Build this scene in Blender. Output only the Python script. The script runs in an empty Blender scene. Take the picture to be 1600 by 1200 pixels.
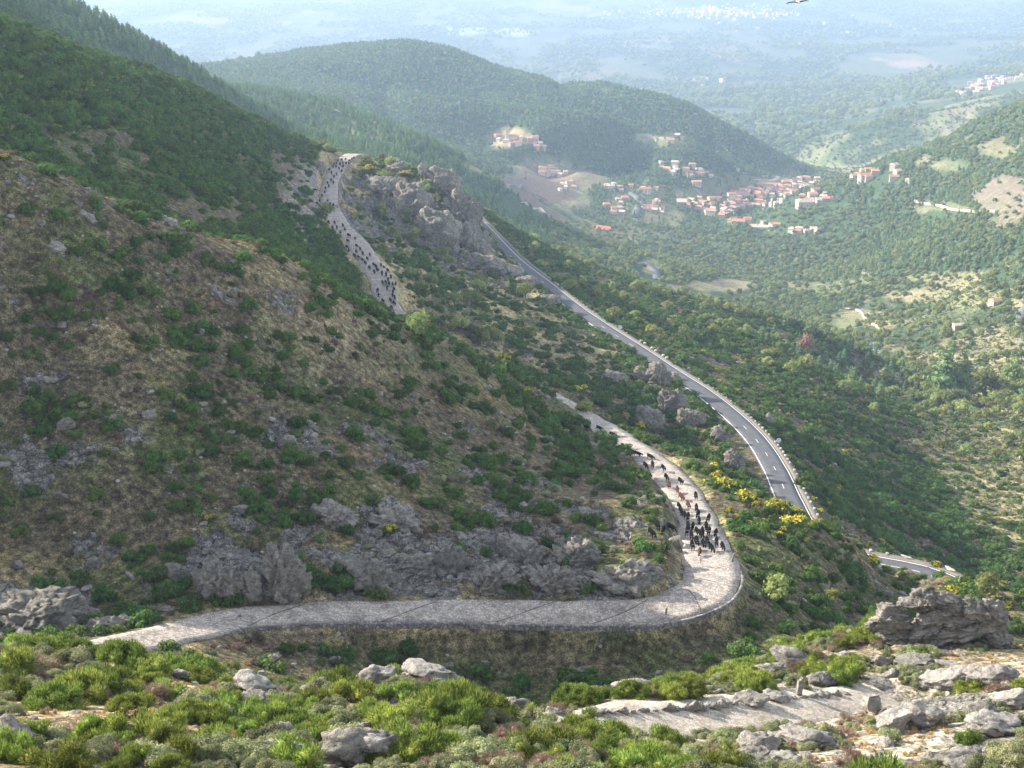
import bpy, bmesh, math, random
import numpy as np
from mathutils import Vector, Matrix, noise as mnoise
R = math.radians
random.seed(7)
rng = np.random.default_rng(11)
C = bpy.context.scene.collection
SC = bpy.context.scene

# ------------------------------------------------------------------ camera, sky, sun, exposure
PITCH, FPX = 22.0, 2000.0
cam = bpy.data.cameras.new('camera'); camo = bpy.data.objects.new('camera', cam); C.objects.link(camo)
cam.sensor_width = 36.0; cam.lens = 36.0 * FPX / 1600.0
cam.clip_start = 0.5; cam.clip_end = 60000
camo.rotation_euler = (R(90 - PITCH), 0, 0)
SC.camera = camo
SUN_AZ, SUN_EL = 67.0, 26.0           # degrees to the left of the view, degrees above the horizon
w = bpy.data.worlds.new('World'); SC.world = w; w.use_nodes = True
nt = w.node_tree; bg = nt.nodes['Background']
sky = nt.nodes.new('ShaderNodeTexSky'); sky.sky_type = 'NISHITA'; sky.sun_disc = False
sky.sun_elevation = R(SUN_EL); sky.sun_rotation = R(-SUN_AZ); sky.altitude = 1400; sky.dust_density = 1.5
hz_ = nt.nodes.new('ShaderNodeHueSaturation'); hz_.inputs['Saturation'].default_value = 0.42; nt.links.new(sky.outputs[0], hz_.inputs['Color']); nt.links.new(hz_.outputs[0], bg.inputs[0]); bg.inputs[1].default_value = 0.15
sl = bpy.data.lights.new('sun', 'SUN'); sl.energy = 3.9; sl.angle = R(0.5); sl.color = (1.0, 0.91, 0.76)
so = bpy.data.objects.new('sun', sl); C.objects.link(so)
sdir = Vector((-math.sin(R(SUN_AZ)) * math.cos(R(SUN_EL)), math.cos(R(SUN_AZ)) * math.cos(R(SUN_EL)), math.sin(R(SUN_EL))))
so.rotation_euler = sdir.to_track_quat('Z', 'Y').to_euler(); so.location = (0, 0, 50)
SC.view_settings.view_transform = 'Standard'; SC.view_settings.look = 'None'
SC.view_settings.gamma = 1.0; SC.view_settings.exposure = 1.7
SC.cycles.max_bounces = 5; SC.cycles.diffuse_bounces = 2; SC.cycles.transmission_bounces = 2
SC.cycles.volume_bounces = 2; SC.cycles.transparent_max_bounces = 4

# ------------------------------------------------------------------ helpers
SP, CP = math.sin(R(PITCH)), math.cos(R(PITCH))
def ray_ut(px, row):
    v = (row - 600.0) / FPX; c = (px - 800.0) / FPX
    f = CP - v * SP
    return c / f, -(SP + v * CP) / f
def P(px, row, d):
    """point seen at (px,row) of the 1600x1200 photograph, d metres deep"""
    v = (row - 600.0) / FPX; c = (px - 800.0) / FPX
    return np.array([c * d, (CP - v * SP) * d, -(SP + v * CP) * d])
def to_px(x, y, z):
    d = y * CP - z * SP
    h = y * SP + z * CP
    return 800 + FPX * x / d, 600 - FPX * h / d, d

def _hash(ix, iy, seed):
    h = (ix.astype(np.int64) * 374761393 + iy.astype(np.int64) * 668265263 + seed * 1442695041) & 0xffffffff
    h = ((h ^ (h >> 13)) * 1274126177) & 0xffffffff
    h = (h ^ (h >> 16)) & 0xffffffff
    return h.astype(np.float64) / 4294967295.0 * 2 - 1
def vnoise(x, y, seed=0):
    ix = np.floor(x); iy = np.floor(y); fx = x - ix; fy = y - iy
    fx = fx * fx * fx * (fx * (fx * 6 - 15) + 10); fy = fy * fy * fy * (fy * (fy * 6 - 15) + 10)
    a = _hash(ix, iy, seed); b = _hash(ix + 1, iy, seed); c = _hash(ix, iy + 1, seed); d = _hash(ix + 1, iy + 1, seed)
    return (a * (1 - fx) + b * fx) * (1 - fy) + (c * (1 - fx) + d * fx) * fy
def fbm(x, y, octs=4, seed=0, lac=2.03, gain=0.5):
    s = 0; a = 1.0; t = 0
    for k in range(octs):
        s = s + a * vnoise(x * lac ** k + 17.3 * k, y * lac ** k - 9.1 * k, seed + k); t += a; a *= gain
    return s / t
def ridged(x, y, octs=4, seed=0):
    s = 0; a = 1.0; t = 0
    for k in range(octs):
        s = s + a * (1 - 2 * np.abs(vnoise(x * 2.1 ** k + 5.3 * k, y * 2.1 ** k + 3.7 * k, seed + k))); t += a; a *= 0.5
    return s / t
def sstep(a, b, x):
    t = np.clip((x - a) / (b - a), 0, 1); return t * t * (3 - 2 * t)

# ------------------------------------------------------------------ terrain control points (px, row, depth)
CPTS = []
def cp(*pts):
    for p in pts: CPTS.append(P(*p))
def crest(*pts, back=1.10, drop=22):
    for (a, b, d) in pts:
        CPTS.append(P(a, b, d)); CPTS.append(P(a, b + drop, d * back))
# foreground shoulder
cp((0,1200,40),(0,1100,55),(-300,1200,36),(-300,1080,55),(400,1150,56),(400,1200,46),(800,1200,50),(800,1150,60),(200,1120,52),(600,1110,62),
   (1000,1130,78),(1150,1118,83),(1300,1100,88),(1000,1165,70),(1200,1200,62),(1600,1200,58),(1600,1100,80),(1400,1050,98),(1250,1150,74),(1900,1150,66),(1900,1050,92),
   (0,1400,22),(800,1500,20),(1600,1400,26),(-400,1400,20),(2000,1400,25),(400,1330,28),(1200,1330,32))
crest((-300,1000,72),(0,1022,74),(200,1035,77),(480,1088,72),(640,1070,76),(800,1108,73),(900,1098,82),(1050,1075,92),(1200,1035,108),
      (1330,1000,118),(1440,985,120),(1560,1012,112),(1700,1020,110),(1950,1010,115), back=1.14, drop=40)
# gully between the foreground and the paved track, bank under the track
cp((0,1075,120),(200,1085,125),(400,1070,150),(400,1030,164),(600,1100,160),(600,1040,176),(800,1100,172),(800,1040,180),(1000,1090,172),(1000,1030,182),
   (1150,1050,176),(1150,985,189),(1250,1030,180),(1200,950,197),(1250,1000,188),(1300,1000,200),(1420,1000,200),(1600,1090,190),(1300,900,232),(1350,950,235),(1200,850,226),(1400,930,262),(1900,1100,200))
# big near spur: shaded face and its crest
cp((0,950,170),(100,900,180),(0,800,186),(0,600,200),(0,400,214),(-300,900,165),(-300,600,180),(-300,350,190),(300,900,183),(300,700,205),(300,500,226),
   (150,700,196),(150,500,213),(450,900,186),(450,700,212),(450,550,238),(600,900,192),(600,700,226),(600,600,250),(750,900,194),(750,780,222),(750,680,256),(850,900,198),(850,750,245),(850,680,290),
   (1000,880,199),(1000,780,236),(950,740,262))
crest((-300,110,196),(-150,170,210),(0,235,225),(120,290,232),(250,340,240),(430,400,256),(560,484,276),(650,510,298),(760,574,328),(825,612,342),(872,644,354), back=1.09, drop=16)
# track
TRACK = [(60,1035,140),(150,1018,152),(300,985,166),(400,964,174),(520,957,179),(700,955,184),(850,958,186),(1000,955,187),(1070,938,190),(1108,912,196),(1110,880,208),(1098,840,224),
         (1083,795,246),(1050,748,272),(1010,712,294),(960,680,320),(910,650,348),(865,624,372),(800,590,400),(720,552,430),(655,516,445),(610,482,458),(597,440,482),(578,410,508),
         (553,375,540),(526,345,575),(514,310,620),(520,275,672),(538,250,715),(556,240,745),(580,250,790)]
for p in TRACK: cp(p)
# slope between the track and the modern road
crest((930,660,349),(1000,672,325),(1100,722,287),(1180,768,264),(1260,812,252),(1350,858,256),(1410,885,272), back=1.10, drop=14)
cp((1060,700,405),(1130,760,345),(1180,800,325),(650,440,520),(700,450,560),(800,500,525),(900,560,482),(700,520,470),(800,575,435),(900,615,425),(1000,600,462),(1000,640,430),
   (560,330,610),(600,350,642),(640,400,600),(700,405,640),(780,425,625),(720,360,668),(620,320,660))
crest((578,252,722),(640,266,702),(700,292,692),(725,330,700), back=1.08, drop=10)
# modern road
ROAD = [(690,300,850),(728,328,795),(765,365,735),(803,405,688),(850,442,645),(900,482,602),(950,516,565),(1000,548,532),(1050,582,498),(1100,614,468),(1150,655,436),(1185,692,408),(1212,735,376),(1235,785,345),(1262,832,322),(1310,862,306),(1370,880,298),
        (1432,892,292),(1490,912,284),(1560,942,274),(1660,990,262),(1800,1060,250)]
for p in ROAD: cp(p)
# flank below the modern road down to the stream
cp((1300,760,420),(1300,700,480),(1300,600,640),(1200,600,562),(1200,540,700),(1100,540,640),(1400,800,420),(1000,470,780),(900,420,850),(820,370,880),
   (1420,720,560),(1500,800,482),(1450,650,690),(1400,610,850),(1550,860,430),(1480,880,400))
crest((1400,898,272),(1430,902,270),(1470,900,266),(1520,907,259),(1600,930,250),(1700,950,245), back=1.035, drop=8)
crest((740,322,900),(850,385,950),(960,428,950),(1080,468,950),(1200,500,930),(1320,540,900), back=1.12, drop=14)
# right flank
cp((1600,900,400),(1600,800,500),(1600,700,630),(1600,640,740),(1600,560,900),(1600,470,1080),(1600,400,1260),(1600,330,1450),(1600,250,1640),(1500,300,1760),(1450,330,1790),
   (1900,900,380),(1900,700,520),(1900,500,760),(1900,300,1200),(1900,180,1500),(1520,620,800),(1500,900,390),
   (1440,580,960),(1500,650,760),(1350,530,1100),(1500,470,1340),(1350,430,1600),(1100,450,1400),(1300,400,1800),(1200,380,1900),(1000,400,1600),(937,358,2000))
crest((1700,140,1800),(1600,165,1900),(1540,185,1950),(1480,208,2020),(1400,238,2120),(1340,268,2220), back=1.12, drop=12)
# green slope upper left
cp((0,200,300),(100,220,330),(200,260,340),(300,300,360),(400,340,400),(480,420,430),(540,450,450),(300,200,470),(150,120,420),(400,250,520),(450,300,540),(480,340,560),(490,400,500),(-300,60,280),(0,120,350))
crest((-300,-110,330),(-150,-40,370),(0,32,420),(100,72,460),(200,102,510),(300,134,560),(350,160,600),(410,190,650),(480,222,700),(515,240,730), back=1.10, drop=12)
# dark ridge behind
crest((-300,-260,900),(-100,-90,1000),(60,-10,1080),(150,25,1120),(230,68,1150),(300,108,1180),(370,150,1210),(430,188,1240), back=1.12, drop=14)
cp((200,110,1000),(350,190,1050),(480,215,1150),(300,170,900),(450,225,1000),(560,250,1050),(650,290,1100))
crest((430,150,1750),(533,172,1680),(643,212,1600),(740,254,1540),(800,300,1500),(840,335,1470), back=1.10, drop=10)
cp((600,230,1350),(700,290,1300),(560,205,1450),(760,320,1350))
# wooded hill
crest((250,115,3100),(330,106,3050),(390,92,3000),(450,88,2950),(530,74,2900),(620,74,2850),(700,90,2800),(790,120,2780),(900,134,2760),(1000,146,2750),(1050,160,2720),(1100,182,2700),(1160,215,2680),(1220,248,2700),(1260,270,2750), back=1.15, drop=16)
crest((720,160,2500),(800,170,2460),(870,182,2440),(960,197,2420),(1040,212,2400), back=1.05, drop=9)
cp((500,140,2500),(600,150,2550),(800,205,2400),(620,200,2150),(905,172,2610),(850,158,2640),(1090,228,2480),(1150,255,2520),
   (790,222,2420),(870,272,2280),(1000,310,2200),(980,250,2420),(1080,330,2180),(1150,325,2240),(1250,300,2420),(1340,290,2350),(860,330,1950),(800,300,1900))
# far plain
cp((1250,262,2950),(1300,230,3150),(1400,190,3350),(1560,135,3800),(1400,150,4300),(1300,160,4500),(1200,130,5200),(1100,120,5600),(1600,110,4600),(1900,80,4500),
   (1000,100,6000),(700,60,7000),(400,70,6800),(300,90,6200),(800,80,6500),(-300,60,7000),(100,40,7500),
   (-300,0,9300),(200,0,9400),(800,0,9500),(1300,5,9300),(1600,5,9000),(2000,0,9000),(-300,-60,12500),(400,-60,12500),(1000,-70,12500),(1600,-80,12500),(2000,-90,12500))
CPTS = np.array(CPTS)
cu = CPTS[:, 0] / CPTS[:, 1]; cl = np.log(CPTS[:, 1]); ct = CPTS[:, 2] / CPTS[:, 1]
def tps_fit(cu, cl, ct, lam=2e-5):
    n = len(cu)
    r2 = (cu[:, None] - cu[None]) ** 2 + (cl[:, None] - cl[None]) ** 2
    K = 0.5 * r2 * np.log(r2 + 1e-12)
    A = np.zeros((n + 3, n + 3)); A[:n, :n] = K + lam * np.eye(n)
    Q = np.c_[np.ones(n), cu, cl]; A[:n, n:] = Q; A[n:, :n] = Q.T
    return np.linalg.solve(A, np.r_[ct, 0, 0, 0])
TW = tps_fit(cu, cl, ct)

# grid: columns of constant azimuth, rows of constant forward distance
UC = np.concatenate([np.linspace(-0.80, -0.52, 70)[:-1], np.linspace(-0.52, 0.52, 860), np.linspace(0.52, 0.80, 70)[1:]])
def lseg(a, b, st): return np.arange(math.log(a), math.log(b), st)
LR = np.concatenate([lseg(12, 38, 0.012), lseg(38, 110, 0.0042), lseg(110, 620, 0.0027), lseg(620, 3200, 0.0058), lseg(3200, 15500, 0.011)])
NU, NL = len(UC), len(LR)
UU, LL = np.meshgrid(UC, LR)          # shape NL, NU
def tps_eval(u, l):
    out = np.empty(u.size); uf = u.ravel(); lf = l.ravel(); n = len(cu)
    for s in range(0, uf.size, 20000):
        a = uf[s:s+20000, None]; b = lf[s:s+20000, None]
        r2 = (a - cu) ** 2 + (b - cl) ** 2
        out[s:s+20000] = (0.5 * r2 * np.log(r2 + 1e-12)) @ TW[:n] + TW[n] + TW[n+1] * a[:, 0] + TW[n+2] * b[:, 0]
    return out.reshape(u.shape)
# evaluate on a coarser grid, then interpolate (smooth surface)
cuG = np.linspace(-0.80, 0.80, 330); clG = np.linspace(LR[0], LR[-1], 620)
TG = tps_eval(*np.meshgrid(cuG, clG))
def bil(G, gu, gl, u, l):
    fu = np.clip((u - gu[0]) / (gu[1] - gu[0]), 0, len(gu) - 1.001); fl = np.clip((l - gl[0]) / (gl[1] - gl[0]), 0, len(gl) - 1.001)
    iu = fu.astype(int); il = fl.astype(int); fu = fu - iu; fl = fl - il
    return (G[il, iu] * (1 - fu) + G[il, iu + 1] * fu) * (1 - fl) + (G[il + 1, iu] * (1 - fu) + G[il + 1, iu + 1] * fu) * fl
TT = bil(TG, cuG, clG, UU, LL)
YY = np.exp(LL); XX = UU * YY; ZZ = TT * YY
PX, PR, PD = to_px(XX, YY, ZZ)

# ---- polylines in world space
def catmull(pts, step):
    pts = [np.array(p, float) for p in pts]; pts = [2 * pts[0] - pts[1]] + pts + [2 * pts[-1] - pts[-2]]
    out = []
    for i in range(1, len(pts) - 2):
        p0, p1, p2, p3 = pts[i-1:i+3]; n = max(2, int(np.linalg.norm(p2 - p1) / step))
        for k in range(n):
            t = k / n
            out.append(0.5 * ((2*p1) + (-p0+p2)*t + (2*p0-5*p1+4*p2-p3)*t*t + (-p0+3*p1-3*p2+p3)*t**3))
    out.append(pts[-2]); return np.array(out)
def smooth_z(L, n=9):
    z = L[:, 2].copy()
    for _ in range(n): z[1:-1] = (z[:-2] + 2 * z[1:-1] + z[2:]) / 4
    L = L.copy(); L[:, 2] = z; return L
def seg_dist(x, y, L):
    """distance to the polyline, z there, signed side, arclength"""
    a = L[:-1]; b = L[1:]; n = len(x)
    D = np.full(n, 1e9); Z = np.zeros(n); S = np.zeros(n); A = np.zeros(n)
    ab = b - a; l2 = (ab[:, 0] ** 2 + ab[:, 1] ** 2) + 1e-9
    arc = np.r_[0, np.cumsum(np.sqrt(l2))]
    for s in range(0, n, 20000):
        xs = x[s:s+20000, None]; ys = y[s:s+20000, None]
        t = np.clip(((xs - a[:, 0]) * ab[:, 0] + (ys - a[:, 1]) * ab[:, 1]) / l2, 0, 1)
        d2 = (xs - a[:, 0] - t * ab[:, 0]) ** 2 + (ys - a[:, 1] - t * ab[:, 1]) ** 2
        j = d2.argmin(1); r = np.arange(len(j)); tj = t[r, j]
        D[s:s+20000] = np.sqrt(d2[r, j]); Z[s:s+20000] = a[j, 2] + tj * ab[j, 2]
        S[s:s+20000] = np.sign(ab[j, 0] * (ys[:, 0] - a[j, 1]) - ab[j, 1] * (xs[:, 0] - a[j, 0]))
        A[s:s+20000] = arc[j] + tj * np.sqrt(l2[j])
    return D, Z, S, A
TRK = smooth_z(catmull([P(*p) for p in TRACK], 2.5), 14)
RD = smooth_z(catmull([P(*p) for p in ROAD], 4.0), 14)
NPATH = smooth_z(catmull([P(*p) for p in [(860,1150,74),(930,1143,76),(1000,1133,79),(1150,1122,83),(1300,1104,88),(1400,1096,92)]], 1.5), 6)
def near_mask(L, m):
    return (XX > L[:, 0].min() - m) & (XX < L[:, 0].max() + m) & (YY > L[:, 1].min() - m) & (YY < L[:, 1].max() + m)

BEND = float(np.r_[0, np.cumsum(np.linalg.norm(np.diff(TRK[:, :2], axis=0), axis=1))][int(((TRK - P(1112, 905, 199)) ** 2).sum(1).argmin())])
# ---- roughness: broad folds, then rock steps where the rock comes out
def track_hw(arc):
    return 2.95 + 0.2 * np.sin(arc * 0.11) + 0.75 * sstep(BEND - 30, BEND, arc) + 0.8 * np.exp(-((arc - BEND) / 20.0) ** 2) + 0.7 * sstep(BEND + 240, BEND + 300, arc)
amp = np.clip(YY / 200.0, 0.25, 3.2)
n1 = fbm(XX / 38, YY / 38, 4, 3); n2 = fbm(XX / 9, YY / 9, 3, 23)
farf = sstep(900, 1600, YY)
Zb = ZZ.copy()
ZZ = ZZ + n1 * 1.5 * np.minimum(amp, 1.5) * (1 - farf) + n2 * 0.5 * np.minimum(amp, 1) * (1 - farf)
ZZ = ZZ + farf * fbm(XX / 210, YY / 210, 4, 41) * (6 + 9 * sstep(1500, 2200, YY)) * (1 - sstep(3500, 5000, YY)) + sstep(3500, 6000, YY) * fbm(XX / 900, YY / 900, 3, 55) * 30
ravine = ridged(XX / 330 + 0.3, YY / 420, 3, 77)
ZZ = ZZ - farf * (1 - sstep(3100, 3800, YY)) * sstep(0.35, 0.95, ravine) * (6 + 18 * sstep(1500, 2200, YY))
WARP = fbm(XX / YY * 55, np.log(YY) * 26, 4, 611)
def ell(cx, cy, rx, ry, soft=0.35):
    q = np.sqrt(((PX - cx) / rx) ** 2 + ((PR - cy) / ry) ** 2) * (1 + 0.75 * WARP)
    return 1 - sstep(1 - soft, 1 + soft, q)
near = (YY > 130) & (YY < 900)
rk = np.zeros_like(ZZ)
for (a, b, c, d, s_, y0, y1) in [(380,895,110,45,1,140,260),(640,870,230,75,.9,140,280),(880,850,190,85,.9,140,280),(960,910,110,30,1,140,260),(40,960,120,60,1,120,230),(130,690,70,40,.7,140,260),
        (480,690,150,60,.55,140,280),(620,740,160,60,.5,140,300),(40,730,60,40,.8,140,260),(640,330,110,55,.9,560,760),(720,370,60,60,1,560,760),(760,420,60,30,1,500,700),(1040,590,70,40,.9,400,560),(1040,650,70,50,.7,400,520),
        (1480,970,90,50,.6,60,160),(1500,1120,140,80,.7,45,130),(1250,1160,160,50,.6,45,110),(1250,1040,140,40,.5,60,140),(620,1060,90,30,.4,45,100),(560,1180,80,30,.5,30,80),(300,560,260,120,.25,140,300),(1180,770,80,40,.2,300,400)]:
    rk = np.maximum(rk, ell(a, b, c, d) * s_ * ((YY > y0) & (YY < y1)))
rn = fbm(XX / 6.5, YY / 6.5, 4, 91)
ROCK = sstep(0.34, 0.60, rk * 0.62 + rn * 0.75 + fbm(XX / 2.2, YY / 2.2, 2, 8) * 0.18 + fbm(XX / 30, YY / 30, 2, 5) * 0.15) * (YY < 1200)
stepz = fbm(XX / 3.4 + YY / 9, YY / 2.2, 3, 61)
sq = (XX * 0.55 + YY * 0.8 + ZZ * 1.2) / 3.3 + stepz * 1.1
strata = (np.floor(sq) + sstep(0.55, 1.0, sq - np.floor(sq)) - sq)
ZZ = ZZ + ROCK * (strata * 1.5 + fbm(XX / 7, YY / 5, 3, 131) * 1.6 + stepz * 0.35) * np.clip(YY / 190, 0.35, 2.6)
# ---- carve the roads
RDIST = np.full(ZZ.shape, 99.0); TDIST = np.full(ZZ.shape, 99.0); NDIST = np.full(ZZ.shape, 99.0)
def carve(L, hw, fall_in, fall_out, m=24, sink=0.25, hwf=None):
    global ZZ
    mk = near_mask(L, m); D, Z, S, A = seg_dist(XX[mk], YY[mk], L)
    if hwf is not None: hw = hwf(A)
    fall = np.where(S > 0, fall_in, fall_out)
    wgt = 1 - sstep(0, 1, (D - hw) / fall)
    z = ZZ[mk]; ZZ[mk] = z * (1 - wgt) + (Z - sink) * wgt
    o = np.full(ZZ.shape, 99.0); o[mk] = D - hw; return o
TDIST = carve(TRK, 3.0, 3.0, 2.2, hwf=track_hw)
RDIST = carve(RD, 5.6, 4.0, 5.0)
NDIST = carve(NPATH, 2.6, 1.6, 1.6)
TT = ZZ / YY
PX, PR, PD = to_px(XX, YY, ZZ)
CMAX = np.maximum.accumulate(TT, axis=0)

UIDX = lambda u: np.interp(u, UC, np.arange(NU)); LIDX = lambda l: np.interp(l, LR, np.arange(NL))
def samp(G, x, y):
    x = np.atleast_1d(np.asarray(x, float)); y = np.atleast_1d(np.asarray(y, float))
    fu = np.clip(UIDX(x / y), 0, NU - 1.001); fl = np.clip(LIDX(np.log(y)), 0, NL - 1.001)
    iu = fu.astype(int); il = fl.astype(int); fu = fu - iu; fl = fl - il
    return (G[il, iu] * (1 - fu) + G[il, iu + 1] * fu) * (1 - fl) + (G[il + 1, iu] * (1 - fu) + G[il + 1, iu + 1] * fu) * fl
def H(x, y): return float(samp(ZZ, x, y)[0])
def hit(px, row, ymin=0, ymax=1e9):
    """where the ray through a pixel of the photograph meets the ground"""
    while ymax < 1e8:
        q = hit(px, row, ymin)
        if q[1] <= ymax or row > 1215: return q
        row += 2
    u, t = ray_ut(px, row)
    fu = min(max(float(UIDX(u)), 0), NU - 1.001); iu = int(fu); fu -= iu
    col = TT[:, iu] * (1 - fu) + TT[:, iu + 1] * fu
    k = np.nonzero((col >= t) & (YY[:, 0] >= ymin))[0]
    if len(k) == 0: k = [NL - 1]
    k = k[0]
    if k > 0 and col[k-1] < t:
        f = (t - col[k-1]) / (col[k] - col[k-1] + 1e-12); l = LR[k-1] + f * (LR[k] - LR[k-1])
    else: l = LR[k]
    y = math.exp(l); x = u * y
    return x, y, H(x, y)
def visible(x, y, h, grid=None):
    """how much of something h tall standing at x,y clears the ground in front of it"""
    cm = samp(CMAX, x, np.asarray(y) * 0.985)
    return (samp(ZZ, x, y) + h) / y > cm

# ------------------------------------------------------------------ object helpers
def tag(o, label=None, cat=None, group=None, kind=None):
    if label: o['label'] = label
    if cat: o['category'] = cat
    if group: o['group'] = group
    if kind: o['kind'] = kind
    return o
def mesh_np(name, verts, faces, mat=None, smooth=False):
    me = bpy.data.meshes.new(name)
    verts = np.asarray(verts, np.float32); faces = np.asarray(faces, np.int32); k = faces.shape[1]
    me.vertices.add(len(verts)); me.vertices.foreach_set('co', verts.ravel())
    me.loops.add(faces.size); me.loops.foreach_set('vertex_index', faces.ravel())
    me.polygons.add(len(faces)); me.polygons.foreach_set('loop_start', np.arange(0, faces.size, k, dtype=np.int32))
    me.polygons.foreach_set('loop_total', np.full(len(faces), k, np.int32))
    if smooth: me.polygons.foreach_set('use_smooth', np.ones(len(faces), bool))
    me.update(calc_edges=True)
    if mat: me.materials.append(mat)
    return me
def link(name, me, parent=None, loc=None):
    o = bpy.data.objects.new(name, me); C.objects.link(o)
    if parent: o.parent = parent
    if loc is not None: o.location = loc
    return o

# ------------------------------------------------------------------ materials
def mat(name, rough=0.9, spec=0.2):
    m = bpy.data.materials.new(name); m.use_nodes = True
    b = m.node_tree.nodes['Principled BSDF']; b.inputs['Roughness'].default_value = rough
    b.inputs['Specular IOR Level'].default_value = spec
    return m, m.node_tree, b
def N(nt, t, **kw):
    n = nt.nodes.new(t)
    for k, v in kw.items():
        if k.startswith('i_'): n.inputs[int(k[2:]) if k[2:].isdigit() else k[2:].replace('_', ' ')].default_value = v
        else: setattr(n, k, v)
    return n
def ramp(nt, stops, src, interp='LINEAR'):
    r = nt.nodes.new('ShaderNodeValToRGB'); r.color_ramp.interpolation = interp
    e = r.color_ramp.elements
    while len(e) < len(stops): e.new(0.5)
    for i, (p, c) in enumerate(stops):
        e[i].position = p; e[i].color = (*c, 1) if len(c) == 3 else c
    nt.links.new(src, r.inputs[0]); return r.outputs[0]
def mixc(nt, f, a, b, blend='MIX'):
    m = nt.nodes.new('ShaderNodeMix'); m.data_type = 'RGBA'; m.blend_type = blend
    for s, v in ((0, f), (6, a), (7, b)):
        if hasattr(v, 'links'): nt.links.new(v, m.inputs[s])
        else: m.inputs[s].default_value = v if s == 0 else (*v, 1)
    return m.outputs[2]
def noise_n(nt, scale, detail=4, rough=0.55, vec=None, dist=0.0):
    n = N(nt, 'ShaderNodeTexNoise'); n.inputs['Scale'].default_value = scale; n.inputs['Detail'].default_value = detail
    n.inputs['Roughness'].default_value = rough; n.inputs['Distortion'].default_value = dist
    if vec is not None: nt.links.new(vec, n.inputs['Vector'])
    return n.outputs['Fac']
def pos(nt): return N(nt, 'ShaderNodeNewGeometry').outputs['Position']
#STAGE2

# ------------------------------------------------------------------ ground colours (what grows or lies where)
def lerp(a, b, t): return a + (np.asarray(b) - a) * t[..., None]
SOIL = np.array([.098, .080, .047]); DRY = np.array([.27, .215, .105]); GRASS = np.array([.066, .080, .026]); ROCKC = np.array([.235, .225, .215])
WOOD = np.array([.030, .050, .022]); PALE = np.array([.48, .40, .27])
f1 = fbm(XX / 22, YY / 22, 4, 201); f2 = fbm(XX / 5, YY / 5, 3, 221); f3 = fbm(XX / 60, YY / 60, 3, 241)
COL = np.empty(ZZ.shape + (3,)); COL[:] = SOIL
COL = lerp(COL, DRY * 0.75, sstep(0.0, 0.55, f1 + 0.5 * f2) * 0.7)
COL = lerp(COL, GRASS, sstep(-0.05, 0.45, fbm(XX / 14, YY / 14, 4, 261) + 0.25 * f2) * 0.8)
left = YY > 0
def below_line(x0, r0, x1, r1, soft=15):   # rows lower in the photograph than a line
    r = r0 + (r1 - r0) * (PX - x0) / (x1 - x0); return sstep(-soft, soft, PR - r)
trk_left = PX < np.interp(PR, [240, 270, 340, 440, 500], [500, 495, 500, 585, 610])
greens = (YY > 262) & (YY < 900) & trk_left
GREENS = greens * sstep(-0.55, -0.05, f1 + 0.15 * f2 + 0.30 - 1.2 * np.maximum(ell(150, 235, 70, 30, .6), ell(330, 330, 90, 22, .6)) - 1.4 * ell(470, 300, 45, 60, .5))
COL = lerp(COL, GRASS * 1.0, GREENS * 0.8)
flank = (YY > 330) & (YY < 960) & (PX > np.interp(PR, [320, 400, 480, 545, 610, 700, 830, 900], [735, 815, 905, 1005, 1105, 1200, 1285, 1400]))
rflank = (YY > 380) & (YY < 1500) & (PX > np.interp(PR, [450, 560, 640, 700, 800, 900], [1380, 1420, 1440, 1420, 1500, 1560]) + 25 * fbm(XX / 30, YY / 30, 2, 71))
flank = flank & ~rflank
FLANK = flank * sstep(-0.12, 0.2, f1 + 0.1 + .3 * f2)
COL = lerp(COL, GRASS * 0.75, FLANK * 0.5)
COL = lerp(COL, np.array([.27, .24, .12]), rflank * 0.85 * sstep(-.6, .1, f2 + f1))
# shoulder of the foreground: straw and pale earth
fg = YY < 128
COL = lerp(COL, np.array([.30, .225, .13]), fg * (0.45 + 0.5 * sstep(-0.2, 0.4, f2)))
COL = lerp(COL, np.array([.34, .31, .26]), fg * sstep(900, 1250, PX) * sstep(1000, 1080, PR) * 0.6)
verge = sstep(2.6, 0.4, TDIST) * (TDIST > -1) + 0.0
COL = lerp(COL, np.array([.27, .22, .12]), verge * 0.7 * sstep(-.4, .2, f2))
COL = lerp(COL, np.array([.42, .36, .20]), np.maximum(ell(700, 450, 80, 16, .7), np.maximum(ell(810, 470, 60, 14, .7), ell(640, 415, 60, 18, .7))) * ((YY > 400) & (YY < 700)) * 0.9)
COL = lerp(COL, np.array([.20, .175, .15]), np.maximum(ell(478, 320, 34, 50, .5), ell(505, 345, 25, 35, .5)) * ((YY > 480) & (YY < 760)))
COL = lerp(COL, np.array([.25, .20, .12]), ell(560, 520, 120, 40, .9) * ((YY > 200) & (YY < 300)) * 0.5)
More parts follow.
